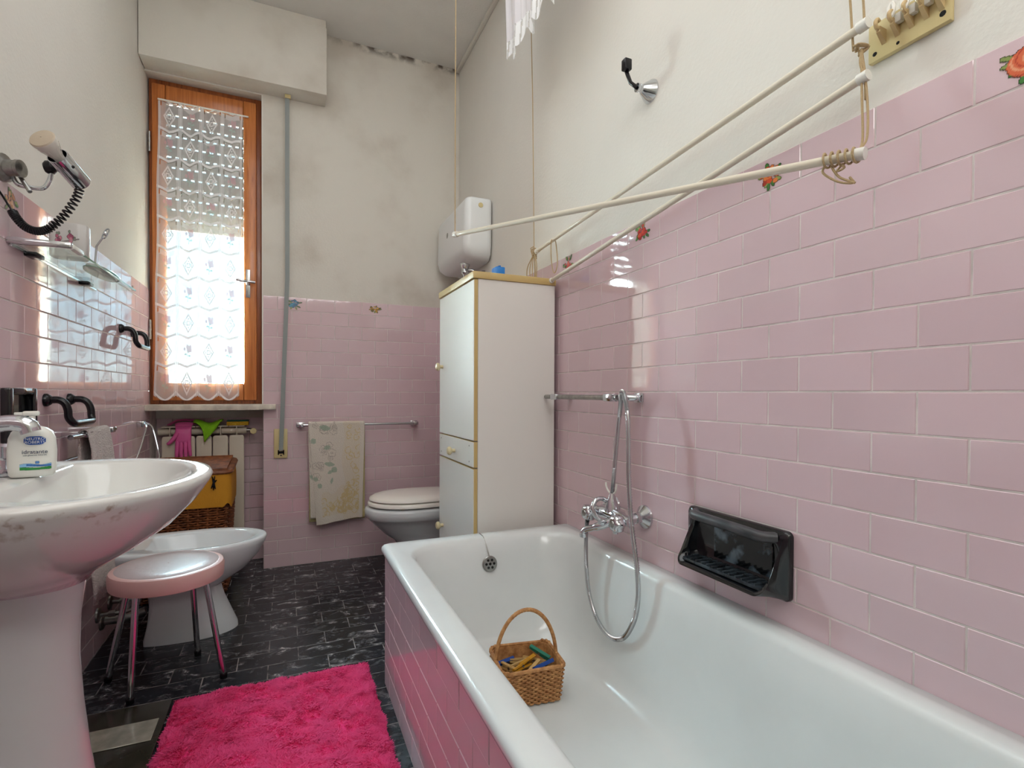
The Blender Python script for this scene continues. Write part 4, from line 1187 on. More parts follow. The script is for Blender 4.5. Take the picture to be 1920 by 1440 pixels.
# ------------------------------------------------------------------ toilet and cistern
TYc = 2.68
toi = thing('toilet', 'white toilet with closed cream lid between cabinet and back wall', 'toilet', (0.65, TYc, 0))
def tov(cx, a, b, z, xmax): return [(-x, y, z) for x, y, z in oval(-cx, TYc, a, b, z, -xmax)]
rings = [tov(0.66, 0.135, 0.11, 0.0, 0.87), tov(0.66, 0.13, 0.105, 0.04, 0.87), tov(0.67, 0.12, 0.095, 0.14, 0.87), tov(0.66, 0.15, 0.105, 0.215, 0.87), tov(0.64, 0.18, 0.125, 0.25, 0.88), tov(0.62, 0.215, 0.150, 0.305, 0.89),
         tov(0.60, 0.225, 0.17, 0.335, 0.90), tov(0.60, 0.236, 0.183, 0.343, 0.90), tov(0.60, 0.238, 0.185, 0.38, 0.90), tov(0.60, 0.230, 0.178, 0.390, 0.90)]
build('bowl', MB().loft(rings), mat('toilet_ceramic', '#d4d8da', 0.08, coat=0.3), toi, angle=60)
M_seat = mat('cream_seat', '#f2eee6', 0.25)
build('seat', MB().loft([tov(0.60, 0.212, 0.165, 0.398, 0.84), tov(0.60, 0.222, 0.173, 0.402, 0.84), tov(0.60, 0.222, 0.173, 0.414, 0.84), tov(0.60, 0.212, 0.165, 0.420, 0.84)]), M_seat, toi, angle=60)
for y in (TYc - 0.12, TYc + 0.10):
    build('bumper', MB().box(0.52, 0.535, y - 0.008, y + 0.008, 0.389, 0.4, 0.002), M_cream, toi)
build('lid', MB().loft([tov(0.60, 0.210, 0.162, 0.424, 0.84), tov(0.60, 0.216, 0.168, 0.428, 0.84), tov(0.60, 0.214, 0.166, 0.437, 0.84), tov(0.60, 0.195, 0.15, 0.447, 0.83), tov(0.60, 0.14, 0.10, 0.454, 0.80), tov(0.60, 0.05, 0.03, 0.457, 0.70)]), M_seat, toi, angle=60)
build('hinge', MB().cyl((0.85, TYc - 0.08, 0.42), (0.85, TYc + 0.08, 0.42), 0.012), M_cream, toi)
cis = thing('high_cistern', 'white high level cistern on right wall above the tall cabinet', 'cistern', (XR, 2.80, 1.64))
def crr(x0, y0, y1, r, z): return rrect((x0 + XR) / 2, (y0 + y1) / 2, (XR + 0.004 - x0) / 2, (y1 - y0) / 2, r, z, 6)
cm = MB().loft([crr(0.900, 2.60, 3.02, 0.03, 1.672), crr(0.875, 2.570, 3.05, 0.035, 1.678), crr(0.850, 2.548, 3.068, 0.035, 1.702), crr(0.840, 2.540, 3.074, 0.034, 1.745), crr(0.846, 2.536, 3.078, 0.034, 1.94), crr(0.850, 2.537, 3.076, 0.034, 1.972), crr(0.860, 2.545, 3.068, 0.03, 1.985), crr(0.90, 2.58, 3.03, 0.02, 1.99)])
build('tank', cm, mat('cistern_plastic', '#eceeee', 0.3), cis, angle=60)
build('side_cap', MB().lathe([(0.013, 0), (0.012, 0.003), (0.004, 0.0035)], 18, (0.925, 2.5355, 1.945), (0, -1, 0)), M_cream, cis)
build('front_badge', MB().lathe([(0.017, 0), (0.015, 0.003), (0.005, 0.0035)], 18, (0.8435, 2.86, 1.865), (-1, 0, 0)), M_oldchrome, cis)
fv = build('flush_valve', MB().lathe([(0.026, 0.0), (0.027, -0.010), (0.018, -0.030), (0.020, -0.034), (0.020, -0.050), (0.011, -0.060), (0.010, -0.075)], 16, (0.895, 2.70, 1.676)), M_chrome, cis)
build('supply_pipe', MB().tube(spline([(0.905, 2.70, 1.640), (0.93, 2.69, 1.642), (0.955, 2.685, 1.630), (0.975, 2.68, 1.625)], 5), 0.009, 10).lathe([(0.022, 0.0), (0.020, 0.012), (0.010, 0.016)], 16, (XR + 0.005, 2.68, 1.625), (-1, 0, 0)), M_chrome, fv)
build('pull_knob', MB().cyl((0.893, 2.70, 1.603), (0.893, 2.70, 1.575), 0.007), M_black, fv)

# ------------------------------------------------------------------ back wall towel rail and towel
YT = YB - 0.062
trl = thing('towel_rail', 'chrome towel rail on back wall holding the flowered towel', 'towel rail', (0.39, YB, 0.789))
for x in (0.050, 0.690):
    build('bracket', MB().box(x, x + 0.045, YB - 0.012, YB - 0.0005, 0.776, 0.802, 0.003).box(x + 0.006, x + 0.036, YT - 0.012, YB - 0.01, 0.780, 0.799, 0.003), M_chrome, trl)
build('bar', MB().cyl((0.085, YT, 0.789), (0.700, YT, 0.789), 0.0075, 14), M_chrome, trl)
def towel_fn(U, V):
    # V: 0 top .. 1 bottom
    rgb = np.zeros(U.shape + (3,)); rgb[:] = lin('#e2d8cb'); al = np.ones(U.shape)
    yl = np.array(lin('#d6bd7c')); gr = np.array(lin('#93aa92')); gy = np.array(lin('#b9ada2'))
    rs = np.random.default_rng(9)
    A = U * 3.0 + 0.03 * np.sin(V * 31) + 0.02 * np.sin(U * 40); Bv = V * 5.6 + 0.03 * np.sin(U * 27 + 1)
    inner = (U > 0.60 + 0.03 * np.sin(V * 12)) & (U < 0.92)
    foot = (V > 0.71 - 0.22 * np.clip(U - 0.35, 0, 0.3) + 0.02 * np.sin(U * 20)) & (V < 0.93) & (U > 0.14) & (U < 0.92)
    border = inner | foot
    sc = np.zeros(U.shape, bool)
    for i in range(64):
        if i % 2: cx, cy = rs.uniform(0.62, 0.92), rs.uniform(0.0, 0.92)
        else: cx, cy = rs.uniform(0.14, 0.92), rs.uniform(0.66, 0.93)
        dx, dy = A - cx * 3.0, Bv - cy * 5.6
        R = np.hypot(dx, dy); T = np.arctan2(dy, dx); r0 = rs.uniform(0.10, 0.30); t0 = rs.uniform(0, 6.28)
        ph = (T - t0) % (2 * PI)
        spir = r0 * (0.35 + 0.65 * ph / (2 * PI))
        sc |= (np.abs(R - spir) < 0.020) & (ph > 0.4)
        if i % 4 == 0:
            p = dx * math.cos(t0) + dy * math.sin(t0); q = -dx * math.sin(t0) + dy * math.cos(t0)
            sc |= (p / 0.17) ** 2 + (q / 0.07) ** 2 < 1
    m_ = sc & border; rgb[m_] = rgb[m_] * 0.2 + yl * 0.8
    wash = border & ~sc; rgb[wash] = rgb[wash] * 0.86 + yl * 0.14
    ol = np.zeros(U.shape, bool)
    for i in range(17):
        cx, cy = rs.uniform(0.04, 0.47), rs.uniform(0.02, 0.56)
        dx, dy = A - cx * 3.0, Bv - cy * 5.6
        R = np.hypot(dx, dy); T = np.arctan2(dy, dx) + rs.uniform(0, 6)
        rr = rs.uniform(0.13, 0.26) * (0.72 + 0.28 * np.abs(np.cos(2.5 * T)))
        ol |= (np.abs(R - rr) < 0.014) | (np.abs(R - 0.05) < 0.012)
    fl = ol & (U < 0.54 - 0.25 * np.clip(V - 0.4, 0, 1)) & (V < 0.62); rgb[fl] = gy
    for cx, cy, a, b, t in ((0.28, 0.05, 0.10, 0.030, 0.2), (0.06, 0.18, 0.05, 0.032, 0.9), (0.30, 0.25, 0.065, 0.026, -0.3), (0.33, 0.42, 0.10, 0.026, 0.2), (0.42, 0.48, 0.06, 0.034, 0.6), (0.34, 0.50, 0.06, 0.018, -0.4), (0.36, 0.59, 0.025, 0.036, 0.3), (0.12, 0.63, 0.045, 0.028, -0.6), (0.05, 0.56, 0.05, 0.026, 0.3)):
        dx, dy = U - cx, (V - cy) * 1.8
        p = dx * math.cos(t) + dy * math.sin(t); q = -dx * math.sin(t) + dy * math.cos(t)
        k_ = (p / a) ** 2 + (q / (b * 1.8)) ** 2 * (1 + 1.2 * np.abs(p / a)) < 1
        rgb[k_] = rgb[k_] * 0.3 + gr * 0.7
    return rgb, al
tow = thing('flowered_towel', 'cream towel with yellow scroll border and green flowers on chrome rail', 'towel', (0.265, YT, 0.79))
TX0_, TX1_ = 0.112, 0.412
def tfront(U, V):
    x = TX0_ + (TX1_ - TX0_) * U + 0.016 * V * (1 - U) * 2.6 - 0.012 * V * U
    y = YT - 0.013 - 0.007 * np.sin(U * 5 + 0.6) * V - 0.004 * np.sin(U * 13) * V
    z = 0.800 + (0.250 - 0.800) * V * (1.0 + 0.01 * np.cos(U * 4)) - 0.012 * smoothstep(0.6, 1, V) * (1 - U)
    return x, y, z
def ttop(U, V):
    a = PI * V
    x = TX0_ + (TX1_ - TX0_) * U
    return x, YT - 0.013 * np.cos(a), 0.7985 + 0.008 * np.sin(a)
def tback(U, V):
    x = TX0_ + (TX1_ - TX0_) * U + 0.004
    return x, YT + 0.013 + 0.006 * np.sin(U * 5) * V, 0.800 + (0.246 - 0.800) * V
def tside(U, V):
    x = TX0_ - 0.002 + 0.05 * U + 0.012 * V
    return x, YT - 0.006 + 0.004 * np.sin(V * 6) , 0.795 + (0.270 - 0.795) * V
def plain(U, V):
    rgb = np.zeros(U.shape + (3,)); rgb[:] = lin('#d3c68f'); return rgb, np.ones(U.shape)
def tshift(U, V): return towel_fn(U * 0.15, V)
def thick(o, t=0.004):
    s_ = o.modifiers.new('thick', 'SOLIDIFY'); s_.thickness = t; s_.offset = 0; return o
thick(print_mesh('front_fold', towel_fn, 120, 200, tfront, M_towel, tow, keep_all=True))
thick(print_mesh('top_fold', lambda U, V: towel_fn(U, V * 0.02), 40, 10, ttop, M_towel, tow, keep_all=True))
thick(print_mesh('back_fold', plain, 30, 30, tback, M_towel, tow, keep_all=True))
thick(print_mesh('side_fold', tshift, 20, 60, tside, M_towel, tow, keep_all=True))

# ------------------------------------------------------------------ bath fittings on the right wall
XB = 0.930
br = thing('grab_rail', 'chrome grab rail on right wall carrying the shower hose', 'grab rail', (XR, 1.55, 0.957))
build('bar', MB().cyl((XB, 1.325, 0.957), (XB, 1.80, 0.957), 0.0085, 14), M_oldchrome, br)
build('bracket', MB().box(XB - 0.014, XB + 0.014, 1.335, 1.385, 0.945, 0.969, 0.004).tube(spline([(XB, 1.35, 0.957), (XB + 0.02, 1.318, 0.957), (XB + 0.045, 1.300, 0.957), (XR - 0.002, 1.296, 0.957)], 5), 0.011, 10).box(XR - 0.008, XR - 0.0005, 1.276, 1.318, 0.943, 0.972, 0.003), M_chrome, br)
build('bracket', MB().box(XB - 0.012, XB + 0.012, 1.700, 1.745, 0.946, 0.968, 0.004).box(XB, XR - 0.0005, 1.705, 1.735, 0.948, 0.966, 0.003), M_chrome, br)

XM = 0.930
mix = thing('bath_mixer', 'chrome wall mounted bath mixer tap above the bathtub rim', 'bath mixer', (XR, 1.35, 0.59))
for y in (1.267, 1.430):
    build('wall_flange', MB().lathe([(0.036, 0), (0.035, 0.006), (0.020, 0.018), (0.016, 0.022)], 24, (XR - 0.0005, y, 0.598), (-1, 0, 0)), M_chrome, mix)
    build('inlet', MB().cyl((XR - 0.018, y, 0.598), (XM + 0.005, y, 0.592), 0.012, 14).lathe([(0.017, 0), (0.017, 0.016)], 6, (XR - 0.036, y, 0.596), (1, 0, 0)), M_chrome, mix)
build('body', MB().tube(spline([(XM, 1.252, 0.590), (XM, 1.30, 0.592), (XM, 1.35, 0.594), (XM, 1.40, 0.592), (XM, 1.446, 0.590)], 4), [0.016] * 4 + [0.020] * 9 + [0.016] * 4, 16), M_chrome, mix)
for y, nm in ((1.272, 'tap_knob'), (1.428, 'tap_knob')):
    kb = MB()
    c0 = Vector((XM - 0.012, y, 0.586))
    rgs = []
    for (r, d) in ((0.012, 0.0), (0.014, 0.006), (0.0235, 0.010), (0.025, 0.018), (0.0235, 0.034), (0.019, 0.040), (0.012, 0.041)):
        rgs.append([c0 + Vector((-d, (r * (1 + (0.10 * math.cos(6 * a) if r > 0.02 else 0))) * math.cos(a), (r * (1 + (0.10 * math.cos(6 * a) if r > 0.02 else 0))) * math.sin(a))) for a in [2 * PI * k / 36 for k in range(36)]])
    kb.loft(rgs)
    ko = build(nm, kb, M_chrome, mix, angle=60)
    build('knob_disc', MB().lathe([(0.011, 0), (0.010, 0.002), (0.003, 0.003)], 18, c0 + Vector((-0.0412, 0, 0)), (-1, 0, 0)), M_oldchrome, ko)
build('spout', MB().tube(spline([(XM, 1.345, 0.578), (XM - 0.02, 1.360, 0.561), (XM - 0.04, 1.385, 0.548), (XM - 0.055, 1.41, 0.537), (XM - 0.060, 1.418, 0.528)], 5), [0.013] * 10 + [0.0105] * 11, 12).lathe([(0.012, 0), (0.013, 0.012), (0.010, 0.014)], 14, (XM - 0.060, 1.419, 0.512)), M_chrome, mix)
build('outlet', MB().cyl((XM + 0.005, 1.335, 0.575), (XM + 0.005, 1.335, 0.536), 0.0085), M_chrome, mix)
cr_ = build('cradle', MB().lathe([(0.023, 0.0), (0.020, 0.02), (0.011, 0.045), (0.007, 0.058)], 18, (XM, 1.350, 0.602)), M_chrome, mix)
build('fork', MB().tube(spline([(XM, 1.350, 0.655), (XM - 0.004, 1.362, 0.664), (XM - 0.006, 1.372, 0.678), (XM - 0.006, 1.374, 0.690)], 4), 0.003, 6).tube(spline([(XM, 1.350, 0.655), (XM + 0.004, 1.338, 0.664), (XM + 0.004, 1.333, 0.678), (XM + 0.004, 1.332, 0.690)], 4), 0.003, 6), M_white, cr_)
build('diverter_lever', MB().tube(spline([(XM, 1.365, 0.628), (XM - 0.022, 1.372, 0.640), (XM - 0.045, 1.372, 0.636), (XM - 0.058, 1.368, 0.614), (XM - 0.052, 1.360, 0.590), (XM - 0.040, 1.352, 0.576)], 6), 0.0075, 10).lathe([(0.010, 0), (0.012, 0.004), (0.008, 0.012)], 14, (XM - 0.036, 1.348, 0.574), (-1, -0.3, 0)), M_chrome, mix)

hose_pts = spline([(0.887, 1.420, 0.570), (0.884, 1.422, 0.545), (0.880, 1.420, 0.480), (0.878, 1.412, 0.410), (0.878, 1.395, 0.335), (0.880, 1.352, 0.272), (0.882, 1.290, 0.247), (0.884, 1.225, 0.268), (0.888, 1.182, 0.330), (0.893, 1.168, 0.400),
                   (0.896, 1.176, 0.480), (0.898, 1.205, 0.600), (0.900, 1.222, 0.720), (0.902, 1.228, 0.820), (0.905, 1.237, 0.910), (0.912, 1.262, 0.962), (0.922, 1.288, 0.975), (0.936, 1.312, 0.968), (0.946, 1.330, 0.930), (0.948, 1.345, 0.860), (0.944, 1.352, 0.770), (0.938, 1.353, 0.700), (0.932, 1.351, 0.660)], 32)
L = 0.0; hp_ = [hose_pts[0]]
for a, b in zip(hose_pts[:-1], hose_pts[1:]): hp_.append(b)
rad_ = [0.0068 + 0.0010 * (1 if (i % 2) else -1) for i in range(len(hp_))]
hs_ = build('shower_hose', MB().tube(hp_, rad_, 10), mat('ribbed_chrome', '#c9cbcd', 0.25, 1.0), origin=(0.9, 1.3, 0.6), angle=80)
tag(hs_, 'ribbed metal shower hose looped over the grab rail down into the bathtub', 'shower hose')

# ceramic soap dish with grab handle
sd_ = thing('soap_dish', 'black ceramic soap dish with handle and ribbed tray above bathtub', 'soap dish', (XR, 0.92, 0.60))
DY0, DY1, DZ0, DZ1 = 0.768, 1.072, 0.523, 0.674
fr = MB()
# rounded frame plate with an opening, swept outwards at the lower lip
def fring(inset, n_, r, lip=0.0):
    pts = []
    cy, cz = (DY0 + DY1) / 2, (DZ0 + DZ1) / 2
    for (px, py, pz) in rrect(cy, cz, (DY1 - DY0) / 2 - inset, (DZ1 - DZ0) / 2 - inset, r, 0, 8):
        f_ = max(0, 1 - (py - DZ0) / (0.65 * (DZ1 - DZ0)))
        pts.append((XR - n_ - lip * smoothstep(0, 1, np.array(f_)), px, py - 0.15 * lip * f_))
    return pts
fr.loft([fring(0.0, 0.0005, 0.012), fring(0.0, 0.010, 0.012), fring(0.004, 0.015, 0.012), fring(0.014, 0.017, 0.014, 0.028), fring(0.019, 0.020, 0.024, 0.060), fring(0.024, 0.019, 0.026, 0.060), fring(0.027, 0.014, 0.026, 0.030), fring(0.028, 0.006, 0.024, 0.006), fring(0.05, 0.003, 0.02, 0.0)], True, True)
M_dish = mat('black_ceramic_limescale', '#07090c', 0.1, col2='#5d6872', vscale=26, coat=0.3, vr=(0.47, 0.66))
build('frame', fr, M_blackcer, sd_, angle=50)
build('back_panel', MB().box(XR - 0.0075, XR - 0.003, DY0 + 0.046, DY1 - 0.085, DZ0 + 0.036, DZ1 - 0.032, 0.002, 1), M_dish, sd_)['label'] = 'back panel with chalky limescale'
M_tray = mat('grey_limed_ceramic', '#39434a', 0.25, col2='#171b20', vscale=40)
tr_ = build('tray', MB().box(XR - 0.062, XR - 0.004, DY0 + 0.034, DY1 - 0.034, DZ0 + 0.022, DZ0 + 0.030, 0.002), M_tray, sd_)
for k in range(13):
    y = DY0 + 0.045 + k * 0.0175
    build('rib', MB().tube(spline([(XR - 0.060, y + 0.004, DZ0 + 0.0315), (XR - 0.045, y, DZ0 + 0.0325), (XR - 0.03, y + 0.002, DZ0 + 0.0325), (XR - 0.014, y - 0.004, DZ0 + 0.0315)], 3), [0.0035] * 9 + [0.002], 6), M_tray, tr_)
build('handle', MB().tube(spline([(XR - 0.012, DY1 - 0.03, DZ1 - 0.014), (XR - 0.038, DY1 - 0.050, DZ1 - 0.012), (XR - 0.044, DY1 - 0.09, DZ1 - 0.012), (XR - 0.044, DY0 + 0.10, DZ1 - 0.014), (XR - 0.036, DY0 + 0.055, DZ1 - 0.018), (XR - 0.012, DY0 + 0.032, DZ1 - 0.018)], 7), 0.0125, 12), mat('grey_worn_ceramic', '#4d4c50', 0.35, col2='#2c3034', vscale=20), sd_)

# hook
hk = thing('crank_hook', 'chrome cone wall mount with black crank arm high on right wall', 'wall hook', (XR, 1.262, 1.872))
build('cone', MB().lathe([(0.034, 0), (0.033, 0.004), (0.014, 0.032), (0.012, 0.036)], 26, (XR + 0.0055, 1.262, 1.872), (-1, 0, 0)), M_chrome, hk)
build('collar', MB().lathe([(0.0125, 0), (0.0125, 0.006), (0.011, 0.007), (0.0125, 0.008), (0.0125, 0.016)], 18, (XR - 0.030, 1.262, 1.872), (-1, 0, 0)), M_chrome, hk)
build('crank_arm', MB().tube([(XR - 0.046, 1.262, 1.872), (XR - 0.062, 1.270, 1.886), (XR - 0.066, 1.285, 1.926)], 0.006, 8), M_black, hk)
build('crank_grip', MB().box(XR - 0.082, XR - 0.058, 1.268, 1.290, 1.925, 1.957, 0.003), M_black, hk)

# ------------------------------------------------------------------ drying rods on cords
XA = 0.951
def rod(label, a, b, r=0.0075, knots=True):
    t = thing('drying_rod', label, 'drying rod', a, 'ceiling drying rods')
    a, b = Vector(a), Vector(b)
    d = (b - a).normalized()
    build('rod', MB().tube([a, b], r, 12), M_rod, t)
    for p, s_ in ((a, 1), (b, -1)):
        build('end_cap', MB().tube([p - d * 0.004 * s_, p + d * 0.014 * s_], r * 1.35, 12), M_white, t)
    return t
rodA = rod('upper cream drying rod running along the right wall plaster', (XA, 0.603, 1.633), (XA, 1.93, 1.558))
rodB = rod('lower cream drying rod sloping down to the cabinet top', (0.952, 0.602, 1.540), (0.955, 1.815, 1.412))
rodC = rod('slanting cream drying rod ending in wound cord by the tiles', (0.905, 0.577, 1.382), (0.575, 1.853, 1.558), 0.0080)
def cord(label, paths, origin, r=0.0021, grp='cords of the drying rods'):
    mb = MB()
    for p in paths: mb.tube(p, r, 6)
    o = build('cord', mb, M_rope, origin=origin)
    return tag(o, label, 'cord', grp)
cord('cord from ceiling to the far end of the slanting rod', [[(0.575, 1.853, 1.558), (0.580, 1.87, 2.0), (0.600, 1.93, ZC)]], (0.575, 1.853, 1.56))
far = [[(XA, 1.955, 1.58), (XA, 1.975, 2.2), (XA, 2.02, ZC)]]
for k in range(5):
    far.append(spline([(XA + 0.01 * math.sin(k * 2), 1.955, 1.585 - 0.006 * k), (XA - 0.012, 1.965 - 0.004 * k, 1.575 - 0.008 * k), (XA + 0.010, 1.95, 1.565 - 0.008 * k), (XA - 0.004, 1.957, 1.585 - 0.008 * k)], 4))
for k, (dy, dz) in enumerate(((0.03, 0.115), (0.012, 0.10), (-0.004, 0.12), (-0.03, 0.115))):
    far.append(spline([(XA, 1.955, 1.555), (XA - 0.01, 1.955 + dy * 1.5, 1.50), (XA - 0.008, 1.955 + dy * 1.3, 1.555 - dz), (XA, 1.945 + dy * 0.2, 1.46), (XA, 1.95, 1.55)], 6))
cord('knotted cord with loops at the far end of the upper rod', far, (XA, 1.955, 1.58))
lp = [spline([(XA + 0.008, 1.70, 1.562), (XA, 1.70, 1.570), (XA - 0.009, 1.705, 1.562), (XA - 0.006, 1.71, 1.50), (XA - 0.004, 1.70, 1.452), (XA, 1.69, 1.44), (XA + 0.006, 1.682, 1.47), (XA + 0.008, 1.69, 1.52), (XA + 0.008, 1.70, 1.562)], 6)]
cord('single cord loop hung over the upper rod near the cabinet', [[(p[0], p[1] + 0.08, p[2] - 0.004) for p in lp[0]]], (XA, 1.78, 1.56))
nearc = [[(XA, 0.606, 1.636), (XA - 0.002, 0.610, 1.72), (XA, 0.64, ZC)], [(XA + 0.004, 0.628, 1.60), (XA + 0.002, 0.634, 1.70), (XA, 0.66, ZC)]]
cord('twin cords from ceiling to the near end of the upper rod', nearc, (XA, 0.61, 1.64))
K = Vector((0.962, 0.618, 1.600))
low = []
for dx, dy, e in ((0.0, 0.004, (0.952, 0.607, 1.545)), (0.004, 0.0, (0.955, 0.605, 1.50))):
    low.append(spline([K, (K + Vector(e)) / 2 + Vector((dx, dy, 0)), e], 5))
low.append(spline([K, (0.945, 0.605, 1.50), (0.928, 0.592, 1.42), (0.908, 0.585, 1.390)], 6))
low.append(spline([K, (0.948, 0.598, 1.50), (0.926, 0.583, 1.42), (0.905, 0.580, 1.392)], 6))
for k in range(4):
    low.append(spline([K + Vector((0.008 * math.sin(k), 0.010, 0.004 * k)), K + Vector((-0.010, 0.002 * k, 0.006)), K + Vector((0.006, -0.010, 0.0)), K + Vector((0.0, 0.006, -0.010 + 0.003 * k))], 4))
cord('cords knotted at hook plate holding the lower and slanting rods', low, K)
wd = []
a_, b_ = Vector((0.905, 0.577, 1.382)), Vector((0.575, 1.853, 1.558))
dd = (b_ - a_).normalized(); n1_ = dd.cross(Vector((0, 0, 1))).normalized(); n2_ = dd.cross(n1_)
pts = []
for i in range(70):
    s_ = 0.006 + 0.058 * i / 69; an = i / 69 * 2 * PI * 5
    pts.append(a_ + dd * s_ + (n1_ * math.cos(an) + n2_ * math.sin(an)) * 0.0125)
wd.append(pts)
wd.append(spline([a_ + dd * 0.06 + n2_ * 0.01, a_ + dd * 0.062 + Vector((0, 0, -0.022)), a_ + dd * 0.04 + Vector((0.004, 0, -0.040)), a_ + dd * 0.022 + Vector((0.008, -0.004, -0.046)), a_ + dd * 0.030 + Vector((0.012, -0.004, -0.034))], 6))
wd.append(spline([a_ + dd * 0.048 + n2_ * 0.01, a_ + dd * 0.044 + Vector((0, 0, -0.022)), a_ + dd * 0.036 + Vector((0.004, 0, -0.034)), a_ + dd * 0.018 + Vector((0.006, -0.004, -0.047))], 6))
wd.append(spline([a_ + dd * 0.035 + n2_ * 0.01, a_ + dd * 0.028 + Vector((0, 0, -0.018)), a_ + dd * 0.040 + Vector((0, 0, -0.022)), a_ + dd * 0.030 + Vector((0.0, 0, -0.010))], 6))
cord('cord wound around the near end of the slanting rod, loose loops below', wd, a_)

# hook plate
PY0, PY1, PZ0, PZ1 = 0.492, 0.622, 1.579, 1.628
pk = thing('hook_plate', 'cream plastic cleat plate with hooks for drying cords on right wall', 'hook plate', (XR, 0.557, 1.60))
build('plate', MB().box(XR - 0.006, XR + 0.0055, PY0, PY1, PZ0, PZ1 + 0.02, 0.002), M_cream, pk)
for y, z, r in ((0.503, PZ0 + 0.016, 0.005), (0.571, PZ0 + 0.010, 0.003), (0.610, PZ0 + 0.013, 0.004)):
    build('screw', MB().lathe([(r, 0), (r * 0.6, 0.001)], 10, (XR - 0.0062, y, z), (-1, 0, 0)), M_dark, pk)
for k in range(5):
    y = 0.594 - k * 0.0225
    h = MB().loft([[(XR - 0.006, y - 0.004, PZ0 + 0.022), (XR - 0.006, y + 0.004, PZ0 + 0.022), (XR - 0.006, y + 0.004, PZ0 + 0.046), (XR - 0.006, y - 0.004, PZ0 + 0.046)],
                   [(XR - 0.024, y - 0.003, PZ0 + 0.038), (XR - 0.024, y + 0.003, PZ0 + 0.038), (XR - 0.024, y + 0.003, PZ0 + 0.048), (XR - 0.024, y - 0.003, PZ0 + 0.048)]])
    h.tube(spline([(XR - 0.022, y, PZ0 + 0.043), (XR - 0.029, y, PZ0 + 0.046), (XR - 0.031, y, PZ0 + 0.054), (XR - 0.026, y, PZ0 + 0.060), (XR - 0.021, y, PZ0 + 0.057)], 4), 0.0034, 8)
    build('hook', h, mat('hook_tan', '#cdb384', 0.45), pk)
for k in range(4):
    y = 0.570 - k * 0.0225
    rg = build('cord_ring', MB().tube([(XR - 0.022 + 0.004 * math.sin(a), y + 0.004 * math.cos(a) + 0.004, 1.643 + 0.014 * math.sin(a + 0.3)) for a in [2 * PI * i / 18 for i in range(19)]], 0.0035, 8, cap=False).box(XR - 0.020, XR - 0.008, y - 0.011, y + 0.001, 1.618, 1.634, 0.002), M_white, origin=(XR - 0.02, y, 1.64))
    tag(rg, ['white plastic cord ring on the hook plate, nearest its knotted end', 'white plastic cord ring, second along the hook plate', 'white plastic cord ring, third along the hook plate', 'white plastic cord ring at the far right of the hook plate'][k], 'cord ring', 'cord rings on the hook plate')

# lace cloth hanging high up
LX_ = 0.825
lc = thing('hanging_lace_cloth', 'white fringed lace cloth hanging at the top of the right wall', 'lace cloth', (LX_, 1.75, 2.36))
def lcpat(U, V):
    rgb = np.ones(U.shape + (3,)) * np.array([0.80, 0.77, 0.80]); a = np.full(U.shape, 0.80)
    a[(np.abs(np.sin(U * 60)) < 0.15)] = 0.62
    fr_ = V > 0.86
    a[fr_] = np.where(np.abs(np.sin(U[fr_] * 75 + V[fr_] * 6)) > 0.30, 0.92, 0.15)
    rgb[fr_] = 0.88
    return rgb, a
def lcpos(U, V):
    y = 1.97 - (1.97 - 1.40) * U + 0.010 * np.sin(V * 5)
    x = LX_ + 0.014 * np.sin(U * 22) * (0.5 + 0.5 * V) + 0.006 * np.sin(U * 51)
    z = 2.86 + (2.318 - 2.86) * V + 0.018 * np.sin(U * 45) * smoothstep(0.8, 1, V) + 0.012 * np.sin(U * 22 + 1) * smoothstep(0.7, 1, V)
    return x, y, z
print_mesh('lace_sheet', lcpat, 180, 90, lcpos, M_lace, lc, keep_all=True)
rodD = rod('raised cream drying rod carrying the white lace cloth near ceiling', (LX_, 0.7, 2.87), (LX_, 2.0, 2.87))
cord('short cords from ceiling to the raised rod', [[(LX_, 0.72, 2.87), (LX_, 0.72, ZC)], [(LX_, 1.98, 2.87), (LX_, 1.98, ZC)]], (LX_, 1.35, 2.9))

# ------------------------------------------------------------------ peg basket in the tub
ZB = 0.1030
PBX, PBY = 0.640, 1.355
pb = thing('peg_basket', 'small honey wicker basket with arched handle holding pegs inside the bathtub', 'basket', (PBX, PBY, ZB))
prot = Matrix.Translation((PBX, PBY, 0)) @ Matrix.Rotation(math.radians(-8), 4, 'Z')
def bring(z, dx=0.0):
    f_ = 0.90 + 0.10 * z / 0.1
    return [tuple(prot @ Vector(p)) for p in rrect(0, 0, 0.092 * f_ + dx, 0.080 * f_ + dx, 0.022, ZB + z, 11)]
build('inner_wall', MB().loft([bring(0.001, -0.004), bring(0.06, -0.004), bring(0.097, -0.004), bring(0.097, -0.006), bring(0.06, -0.007), bring(0.031, -0.008)], True, True), M_wickerlight, pb)
wv = MB()
for r_ in range(16):
    z = 0.004 + r_ * 0.0060
    base = even_ring(bring(z), 112); pth = []
    for j, p in enumerate(base):
        d = Vector((p[0] - PBX, p[1] - PBY, 0)).normalized(); off = 0.0036 * math.sin(j * PI / 2 + r_ * PI)
        pth.append((p[0] + d.x * off, p[1] + d.y * off, p[2]))
    pth.append(pth[0]); wv.tube(pth, 0.0029, 5, cap=False)
build('weave', wv, M_wickerlight, pb)['kind'] = 'stuff'
rim_ = bring(0.100); rm = MB()
rm.tube([(p[0], p[1], p[2] + 0.0025 * math.sin(j * 1.6)) for j, p in enumerate(rim_)] + [rim_[0]], 0.0055, 6, cap=False)
build('braided_rim', rm, M_wickerlight, pb)
ha = [tuple(prot @ Vector((0.092 * math.cos(a) * (1.0 if abs(math.cos(a)) < 0.98 else 1), 0.0, ZB + 0.085 + 0.152 * math.sin(a)))) for a in [PI * i / 28 for i in range(29)]]
